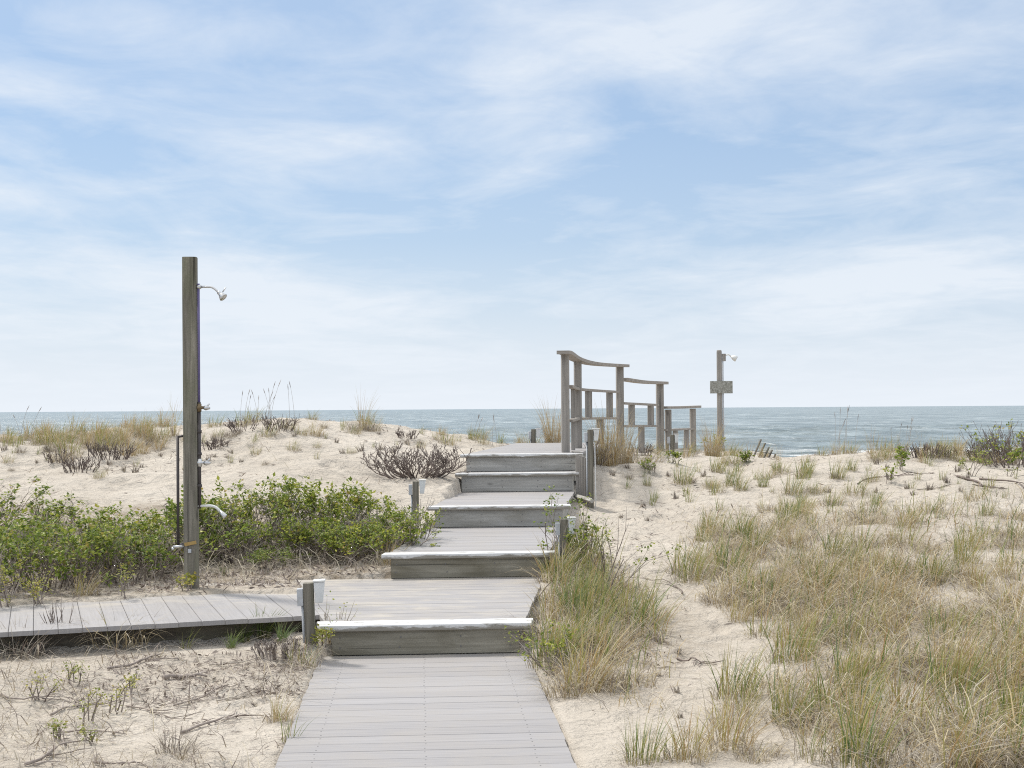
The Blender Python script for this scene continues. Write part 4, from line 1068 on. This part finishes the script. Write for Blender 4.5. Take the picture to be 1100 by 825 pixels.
# leafy sprigs in the clump by the steps
def sprig(u, v, H, label, mat_l=LEAF, n=5, seed=0, lean=(0, 0), leaf=.028, name='leafy_sprig', y=None, lfn=10, dp=1, tw=TWIG, cat='plant', group=None):
    p = ground(u, v); rng = random.Random(seed); segs = []; tips = []
    for k in range(n):
        grow(rng, (rng.gauss(0, .03), rng.gauss(0, .03), -.02), (lean[0] + rng.gauss(0, .35), lean[1] + rng.gauss(0, .35), 1), H * rng.uniform(.5, .75), .0045, dp, segs, tips, ang=.55, bend=.25)
    t = thing(name, p, label, cat, group); m = MB()
    for pts, rr in segs: m.tube(pts, rr, 4, caps=False)
    m.build('branches', tw, t)
    if lfn:
        lf = MB()
        for q, d in tips: leaf_cluster(lf, q, d, rng, lfn, leaf, .02)
        for pts, rr in segs:
            if rng.random() < .5: leaf_cluster(lf, pts[len(pts) // 2], d, rng, lfn // 2, leaf, .015)
        lf.build('foliage', mat_l, t)
    return t
sprig(600, 612, .55, 'leafy green sprig just left of the path light beside the second step', n=4, seed=1)
sprig(640, 640, .62, 'tall dark bare-tipped sprig rising behind the path light in the clump', n=3, seed=2, lfn=0, tw=TWIG_DARK)
sprig(655, 640, .55, 'green leafy shoot arching right over the sand from the clump', n=3, seed=3, lean=(.6, 0))
sprig(620, 605, .5, 'twiggy leafy plant directly right of the path light in the clump', n=6, seed=4)
sprig(583, 640, .35, 'thin dark dried stalk with a round head against the second step', n=1, seed=5, lfn=0, dp=0, tw=TWIG_DARK)
sprig(592, 725, .3, 'dusty blue green leafy plant at the right end of the lowest step', n=7, seed=6, leaf=.02, lfn=14)
sprig(207, 634, .12, 'yellow leafed seedling growing at the foot of the shower post', LEAF_Y, 4, 7, leaf=.03, name='seedling')
sprig(967, 505, .32, 'green leafy young plant alone on the right dune top', LEAF, 4, 8, leaf=.05)
sprig(955, 520, .25, 'thin stalked young plant on the sand below the right crest plants', LEAF, 2, 9, leaf=.035)
sprig(1045, 512, .35, 'pale green slender plant left of the right edge shrub', LEAF_Y, 4, 10, leaf=.04)
sprig(1088, 512, .4, 'bright green leafy plant in front of the right edge shrub', LEAF, 4, 11, leaf=.045)
sprig(697, 508, .22, 'small green sprig on the sand beneath the second railing panel', LEAF, 5, 12, leaf=.035)
sprig(770, 490, .35, 'leafy twig plant wrapped around the far sign post foot', LEAF_Y, 6, 13, leaf=.04)
sprig(800, 497, .15, 'low green leafed plant on sand right of the far sign post', LEAF, 7, 14, leaf=.04)
sprig(722, 497, .14, 'low green plant on sand beneath the lowest railing section', LEAF, 6, 15, leaf=.035)
sprig(360, 690, .35, 'bare grey twig plant between the first path light and the lowest step edge', LEAF, 6, 16, lfn=2, leaf=.018, tw=TWIG_PALE)
sprig(345, 700, .1, 'yellow green low plant at the foot of the first path light', LEAF_Y, 7, 17, leaf=.022)
sprig(5, 660, .35, 'yellow flowered green stalks at the far left end of the hedge', LEAF_Y, 7, 18, leaf=.022)
sprig(45, 655, .3, 'yellow leafed stalks in front of the second bush from the left edge', LEAF_Y, 6, 19, leaf=.02)
sprig(130, 640, .25, 'yellow leafed stalk in front of the bush left of the shower post', LEAF_Y, 4, 20, leaf=.02)
sprig(60, 690, .3, 'bare thin stalks rising in front of the side path far left', LEAF, 9, 21, lfn=0, tw=TWIG, dp=1)
for i, (u, v, H, lb) in enumerate([(45, 752, .10, 'short yellow green sprig on the sand at the far left'), (62, 795, .06, 'two-leaf yellow sprig lowest on the far left sand'),
        (97, 775, .13, 'greenest small sprig in the middle of the left sand'), (120, 765, .11, 'yellow green sprig just right of the greenest sprig on the left sand'),
        (78, 735, .12, 'pale yellow sprig among bare stems nearer the side path'), (140, 745, .09, 'faint yellow sprig farthest right on the left sand'), (95, 800, .07, 'small pale sprig near the bottom of the left sand')]):
    sprig(u, v, H * 1.25, lb, LEAF_Y, 4, 40 + i, leaf=.017, name='leafy_sprig', lfn=7, tw=TWIG)

# bare branching shrub left of the top steps
rng = random.Random(77); segs = []; tips = []; bp = ground(447, 512)
for k in range(64):
    a = rng.uniform(0, 6.283); r = .30 * math.sqrt(rng.random()); el = rng.uniform(.1, .8)
    grow(rng, (r * math.cos(a), r * .6 * math.sin(a), -.02), (math.cos(a) * 1.1, math.sin(a) * .8, el), .27 * rng.uniform(.7, 1.15), .0075, 3, segs, tips, bend=.55, split=(2, 2), up=.34, ang=.9, shrink=.66, seg=5)
t = thing('bare_shrub', bp, 'wide bare grey brown shrub with forked leafless branches left of the top steps', 'shrub')
m = MB()
for pts, rr in segs: m.tube(pts, [max(r, .0028) for r in rr], 4, caps=False)
m.build('branches', TWIG_DARK, t); t.scale = (1.05, 1.0, .86)
# brown twiggy shrubs at the right edge and on the crests
def twiggy(u, v, R, H, n, seed, label, tw=TWIG_DARK, leaf=False):
    p = ground(u, v); rng = random.Random(seed); segs = []; tips = []
    for k in range(n):
        a = rng.uniform(0, 6.283); r = R * math.sqrt(rng.random()) * .7
        grow(rng, (r * math.cos(a), r * math.sin(a) * .7, -.02), (math.cos(a) * .7, math.sin(a) * .5, 1), H * rng.uniform(.35, .55), .006, 2, segs, tips, ang=.6, up=.2)
    t = thing('twiggy_shrub', p, label, 'shrub'); m = MB()
    for pts, rr in segs: m.tube(pts, [max(q, .0025) for q in rr], 3, caps=False)
    m.build('branches', tw, t)
    if leaf:
        lf = MB()
        for q, d in tips:
            if rng.random() < .10: leaf_cluster(lf, q, d, rng, 8, .045, .03)
        lf.build('foliage', LEAF, t)
twiggy(1098, 500, .8, .62, 80, 5, 'large brown twiggy shrub with few green leaves cut by the right edge', leaf=True)
twiggy(1062, 497, .4, .36, 40, 6, 'lower grey twiggy shrub sloping down left of the right edge shrub')
twiggy(998, 492, .26, .26, 34, 7, 'low rounded brown twiggy shrub on the right dune crest')
twiggy(985, 491, .2, .22, 20, 8, 'small purple brown twiggy shrub beside the rounded crest shrub')
twiggy(1020, 492, .12, .2, 18, 9, 'narrow upright brown tuft of twigs right of the rounded crest shrub')
twiggy(300, 462, .3, .24, 26, 10, 'dark low twiggy patch on the left dune crest above the green hedge')
twiggy(262, 463, .22, .2, 20, 12, 'dark low twiggy patch on the left dune crest right of the shower post')
twiggy(85, 506, .28, .22, 30, 13, 'reddish brown twiggy patch on the sand above the left hedge')
twiggy(118, 492, .35, .22, 40, 20, 'rusty brown low twig patch on the slope left of the shower post')
twiggy(60, 496, .2, .18, 20, 21, 'small dark twig patch on the far left dune slope')
twiggy(232, 482, .2, .16, 24, 14, 'dark spiky dead plant on the sand right of the shower post')
twiggy(435, 470, .22, .14, 20, 15, 'low dark dead plant on the slope above the bare shrub')
twiggy(688, 490, .22, .24, 26, 16, 'grey twig tangle under the second railing panel beside the golden grass')
twiggy(243, 605, .1, .2, 14, 17, 'dark upright dead weed on the sand right of the shower post foot')
twiggy(300, 705, .22, .1, 40, 18, 'low grey curled dead weed patch left of the lowest step', TWIG)
twiggy(640, 500, .1, .4, 9, 19, 'dried brown seed stalks hanging beside the top step post')

def dsw(x, y): return off_decks(x, y) * (.1 + .9 * sstep(-.05, .25, fbm(x * 1.8, y * 1.8, 95, 3)))
dm = grass_mesh('dry_stems', [mass(1200, (-3.4, -.6), (6, 8.9), dsw, 51, 'flat', .3, 0, .24, .0045), mass(1300, (-5.5, -.3), (11.0, 13.2), lambda x, y: off_decks(x, y) * .8, 52, 'dead', .45, .08, .26, .006), mass(500, (-7, 9), (13, 20), lambda x, y: off_decks(x, y) * .5, 53, 'flat', .3, 0, .24, .007)])
tag(link('dry_stems', dm), 'thin grey dead stems lying tangled over the sand and under the bushes', 'dead stems', None, 'stuff')
# fallen branches lying on the sand
def fallen(u0, v0, u1, v1, r, seed, label, wig=.06, forks=3, tw=TWIG_DARK):
    a, b = ground(u0, v0), ground(u1, v1); rng = random.Random(seed); t = thing('fallen_branch', a, label, 'branch'); m = MB()
    L_ = (b - a).length; side_ = Vector((-(b - a).y, (b - a).x, 0)).normalized()
    def lay(p, q, r, n=9, w=wig):
        ph = rng.uniform(0, 6); out = []
        for i in range(n + 1):
            f_ = i / n; c = p.lerp(q, f_) + Vector((-(q - p).y, (q - p).x, 0)).normalized() * w * (q - p).length * math.sin(f_ * 4.5 + ph) + Vector((rng.gauss(0, .003), rng.gauss(0, .003), 0))
            c.z = float(terrain(np.array([c.x]), np.array([c.y]))[0]) + r * .8 + .004 + .02 * math.sin(f_ * 3.1) * (ph / 6); out.append(c)
        m.tube([c - a for c in out], [r * (1 - .65 * i / n) for i in range(n + 1)], 6); return out
    main = lay(a, b, r)
    for k in range(forks):
        p = main[rng.randint(1, 7)]; d = (b - a).normalized(); d.rotate(Matrix.Rotation(rng.choice((-1, 1)) * rng.uniform(.4, 1.1), 3, 'Z')); ln = L_ * rng.uniform(.2, .5)
        o2 = lay(p, p + d * ln, r * .6, 6, .1)
        if rng.random() < .6:
            d.rotate(Matrix.Rotation(rng.choice((-1, 1)) * .7, 3, 'Z')); lay(o2[3], o2[3] + d * ln * .5, r * .4, 4, .1)
    m.build('branch_wood', tw, t)
fallen(1022, 512, 1085, 527, .016, 1, 'thick dark branch lying curved on the right dune sand', .12)
fallen(1055, 515, 1110, 530, .012, 2, 'dark branch lying on sand reaching the right edge of the photo')
fallen(930, 520, 1000, 508, .009, 3, 'thin forked branch lying on the right dune sand beside the young plant')
fallen(985, 527, 1020, 522, .008, 4, 'short pale branch on sand left of the thick dark branch', tw=TWIG_PALE)
for i, (u0, v0, u1, v1, r, fk, lb) in enumerate([
    (115, 720, 182, 704, .009, 4, 'dark forked stem lying nearest the side path on the left sand'), (176, 732, 222, 727, .016, 2, 'thick short grey driftwood piece in the middle of the left sand'),
    (58, 770, 128, 748, .007, 5, 'forked creeping stem below the yellow sprigs on the left sand'), (0, 747, 70, 757, .006, 3, 'thin creeping stem from the left edge of the photo'),
    (60, 788, 135, 792, .006, 4, 'thin creeping stem low on the left sand'), (225, 715, 300, 705, .005, 5, 'pale tangled stem near the lowest step on the left sand'),
    (200, 790, 255, 765, .008, 5, 'curved forked stem on the left sand nearest the boardwalk'), (20, 822, 100, 800, .008, 4, 'long dark stem crossing the bottom left corner'),
    (185, 760, 255, 742, .006, 5, 'thin branching stem in the right half of the left sand'), (130, 762, 210, 772, .005, 5, 'fine branching stem in the centre of the left sand'),
    (235, 755, 290, 735, .005, 6, 'fine tangled stem beside the left edge of the boardwalk'), (100, 823, 150, 822, .007, 3, 'short dark stick at the very bottom of the left sand')]):
    fallen(u0, v0, u1, v1, r, 30 + i, lb, .08, fk, TWIG_PALE if i in (5, 10) else TWIG)
fallen(725, 708, 770, 716, .006, 60, 'small dark stem on bare sand between clump and grass field', forks=3)
fallen(735, 640, 700, 622, .005, 61, 'thin stem on the sand track right of the clump', forks=2)
fallen(205, 478, 248, 486, .012, 62, 'pale stick lying on the dune sand behind the shower post', forks=1, tw=TWIG_PALE)
fallen(545, 668, 572, 672, .004, 63, 'tiny dry twig lying on the lowest landing by the right edge', forks=4)

# tall thin seed stalks against the sky on the crest
def seed_stalks(u, v, n, H, seed, label):
    p = ground(u, v); rng = random.Random(seed); m = MB()
    for k in range(n):
        x0 = rng.uniform(-.2, .2); h = H * rng.uniform(.7, 1.1); b = rng.uniform(-.1, .16); pts = [Vector((x0 + b * f_ * f_, rng.uniform(-.01, .01), h * f_ - .02)) for f_ in (0, .3, .6, .85, 1)]
        m.tube(pts, [.0028, .0025, .002, .0018, .0015], 3, caps=False)
        m.tube([pts[3], pts[3].lerp(pts[4], .5), pts[4]], [.002, .0045, .001], 4, 1)
    tag(m.build('seed_stalks', [TWIG_PALE, TWIG], None, 0, p), label, 'grass')
seed_stalks(300, 455, 8, .55, 1, 'tall thin seed stalks against the sky on the left dune crest')
seed_stalks(262, 457, 5, .45, 2, 'short group of seed stalks just right of the shower post on the crest')
seed_stalks(905, 487, 7, .7, 3, 'tallest thin seed stalks against the sea on the right crest')
seed_stalks(965, 484, 6, .5, 4, 'curved seed stalks above the young plant on the right crest')
seed_stalks(18, 472, 4, .45, 5, 'few seed stalks against the sea at the far left crest')
seed_stalks(520, 478, 5, .45, 6, 'thin seed stalks against the sea left of the top landing')

# ------------------------------------------------------------------ light and sky
AZ, EL = math.radians(-48), math.radians(56)
S = Vector((math.sin(AZ) * math.cos(EL), math.cos(AZ) * math.cos(EL), math.sin(EL)))
sun = bpy.data.lights.new('sun', 'SUN'); sun.energy = 2.0; sun.angle = math.radians(7); sun.color = (1, .955, .88)
so = bpy.data.objects.new('sun', sun); C.objects.link(so); so.rotation_euler = S.to_track_quat('Z', 'Y').to_euler()

w = bpy.data.worlds.new('World'); scene.world = w; w.use_nodes = True
nt = w.node_tree; nt.nodes.clear()
out = nt.nodes.new('ShaderNodeOutputWorld'); bg = nt.nodes.new('ShaderNodeBackground'); L(nt, bg.outputs[0], out.inputs[0])
sky = nt.nodes.new('ShaderNodeTexSky'); sky.sky_type = 'NISHITA'; sky.sun_disc = False; sky.sun_elevation = EL; sky.sun_rotation = AZ
sky.altitude = 10; sky.air_density = 1.0; sky.dust_density = 1.2; sky.ozone_density = 1.6
tc = nt.nodes.new('ShaderNodeTexCoord'); sep = nt.nodes.new('ShaderNodeSeparateXYZ'); L(nt, tc.outputs['Generated'], sep.inputs[0])
X, Y, Z = sep.outputs
az = math_(nt, 'ARCTAN2', X, Y); el = math_(nt, 'ARCSINE', Z)
zc = math_(nt, 'ADD', math_(nt, 'MAXIMUM', Z, 0), .10)
cx = math_(nt, 'DIVIDE', X, zc); cyy = math_(nt, 'DIVIDE', Y, zc)
cmb = nt.nodes.new('ShaderNodeCombineXYZ'); L(nt, cx, cmb.inputs[0]); L(nt, cyy, cmb.inputs[1])
mp = nt.nodes.new('ShaderNodeMapping'); mp.inputs['Scale'].default_value = (1.0, .75, 1); mp.inputs['Rotation'].default_value = (0, 0, .5); mp.inputs['Location'].default_value = (3.1, 1.7, 0); L(nt, cmb.outputs[0], mp.inputs[0])
n1 = noise(nt, mp.outputs[0], 1.25, 10, .60, .7)
mp2 = nt.nodes.new('ShaderNodeMapping'); mp2.inputs['Scale'].default_value = (2.2, 2.0, 1); mp2.inputs['Rotation'].default_value = (0, 0, -.3); L(nt, cmb.outputs[0], mp2.inputs[0])
n2 = noise(nt, mp2.outputs[0], 1.5, 8, .6, .6)
# broad cloud patches at their bearings: (azimuth, elevation, half widths, weight)
tot = None
def pix_dir(u, v):
    d = ray(u, v); d = d / np.linalg.norm(d); return math.atan2(d[0], d[1]), math.asin(d[2])
for u, v, su, sv, wgt in [(760, 30, 300, 60, .17), (60, 300, 240, 45, .20), (320, 330, 170, 50, .26), (950, 300, 190, 42, .30), (340, 150, 110, 30, .2), (550, 130, 60, 42, .18), (60, 90, 130, 22, .16), (40, 210, 120, 22, .17),
                          (550, 185, 70, 14, .13), (980, 175, 90, 28, .11), (130, 20, 160, 26, .1), (300, 35, 60, 18, .12), (520, 270, 260, 35, -.14), (250, 110, 260, 26, -.08), (690, 200, 240, 34, -.10), (1060, 110, 120, 25, -.06)]:
    a0, e0 = pix_dir(u, v)
    da = math_(nt, 'DIVIDE', math_(nt, 'SUBTRACT', az, a0), su / 1500); de = math_(nt, 'DIVIDE', math_(nt, 'SUBTRACT', el, e0), sv / 1500)
    r2 = math_(nt, 'ADD', math_(nt, 'MULTIPLY', da, da), math_(nt, 'MULTIPLY', de, de))
    gk = math_(nt, 'MULTIPLY', math_(nt, 'EXPONENT', math_(nt, 'MULTIPLY', r2, -1.0)), wgt)
    tot = gk if tot is None else math_(nt, 'ADD', tot, gk)
f = math_(nt, 'ADD', math_(nt, 'MULTIPLY', n1, .9), math_(nt, 'MULTIPLY', n2, .5))
f = math_(nt, 'ADD', f, tot)
cl = ramp(nt, f, [(.62, g3(0)), (.80, g3(.34)), (1.02, g3(.78))])
hz = ramp(nt, Z, [(0, g3(.95)), (.03, g3(.80)), (.07, g3(.50)), (.12, g3(.20)), (.2, g3(.05)), (.34, g3(.15)), (.55, g3(.85))])
fac = math_(nt, 'MAXIMUM', cl, hz)
fac = math_(nt, 'SUBTRACT', 1.0, math_(nt, 'MULTIPLY', math_(nt, 'SUBTRACT', 1.0, cl), math_(nt, 'SUBTRACT', 1.0, hz)))
SKYS = .12
col = mix(nt, 1.0, sky.outputs[0], (.48, .59, .67), 'MULTIPLY')
col = mix(nt, .66, col, (1.95, 2.6, 3.55))   # thin high veil
colc = mix(nt, fac, col, (3.95, 4.2, 4.5))
lum = ramp(nt, Z, [(.32, g3(1)), (.6, (1.5, 1.42, 1.32))])
colc = mix(nt, 1.0, colc, lum, 'MULTIPLY')
L(nt, colc, bg.inputs[0]); bg.inputs[1].default_value = SKYS

scene.view_settings.view_transform = 'Standard'; scene.view_settings.look = 'None'
scene.view_settings.exposure = .85; scene.view_settings.gamma = 1
scene.cycles.max_bounces = 6; scene.cycles.diffuse_bounces = 3; scene.cycles.transmission_bounces = 3; scene.cycles.use_denoising = False
scene.cycles.filter_width = 1.1; scene.cycles.use_adaptive_sampling = False; scene.cycles.caustics_reflective = False; scene.cycles.caustics_refractive = False; scene.cycles.sample_clamp_indirect = 4
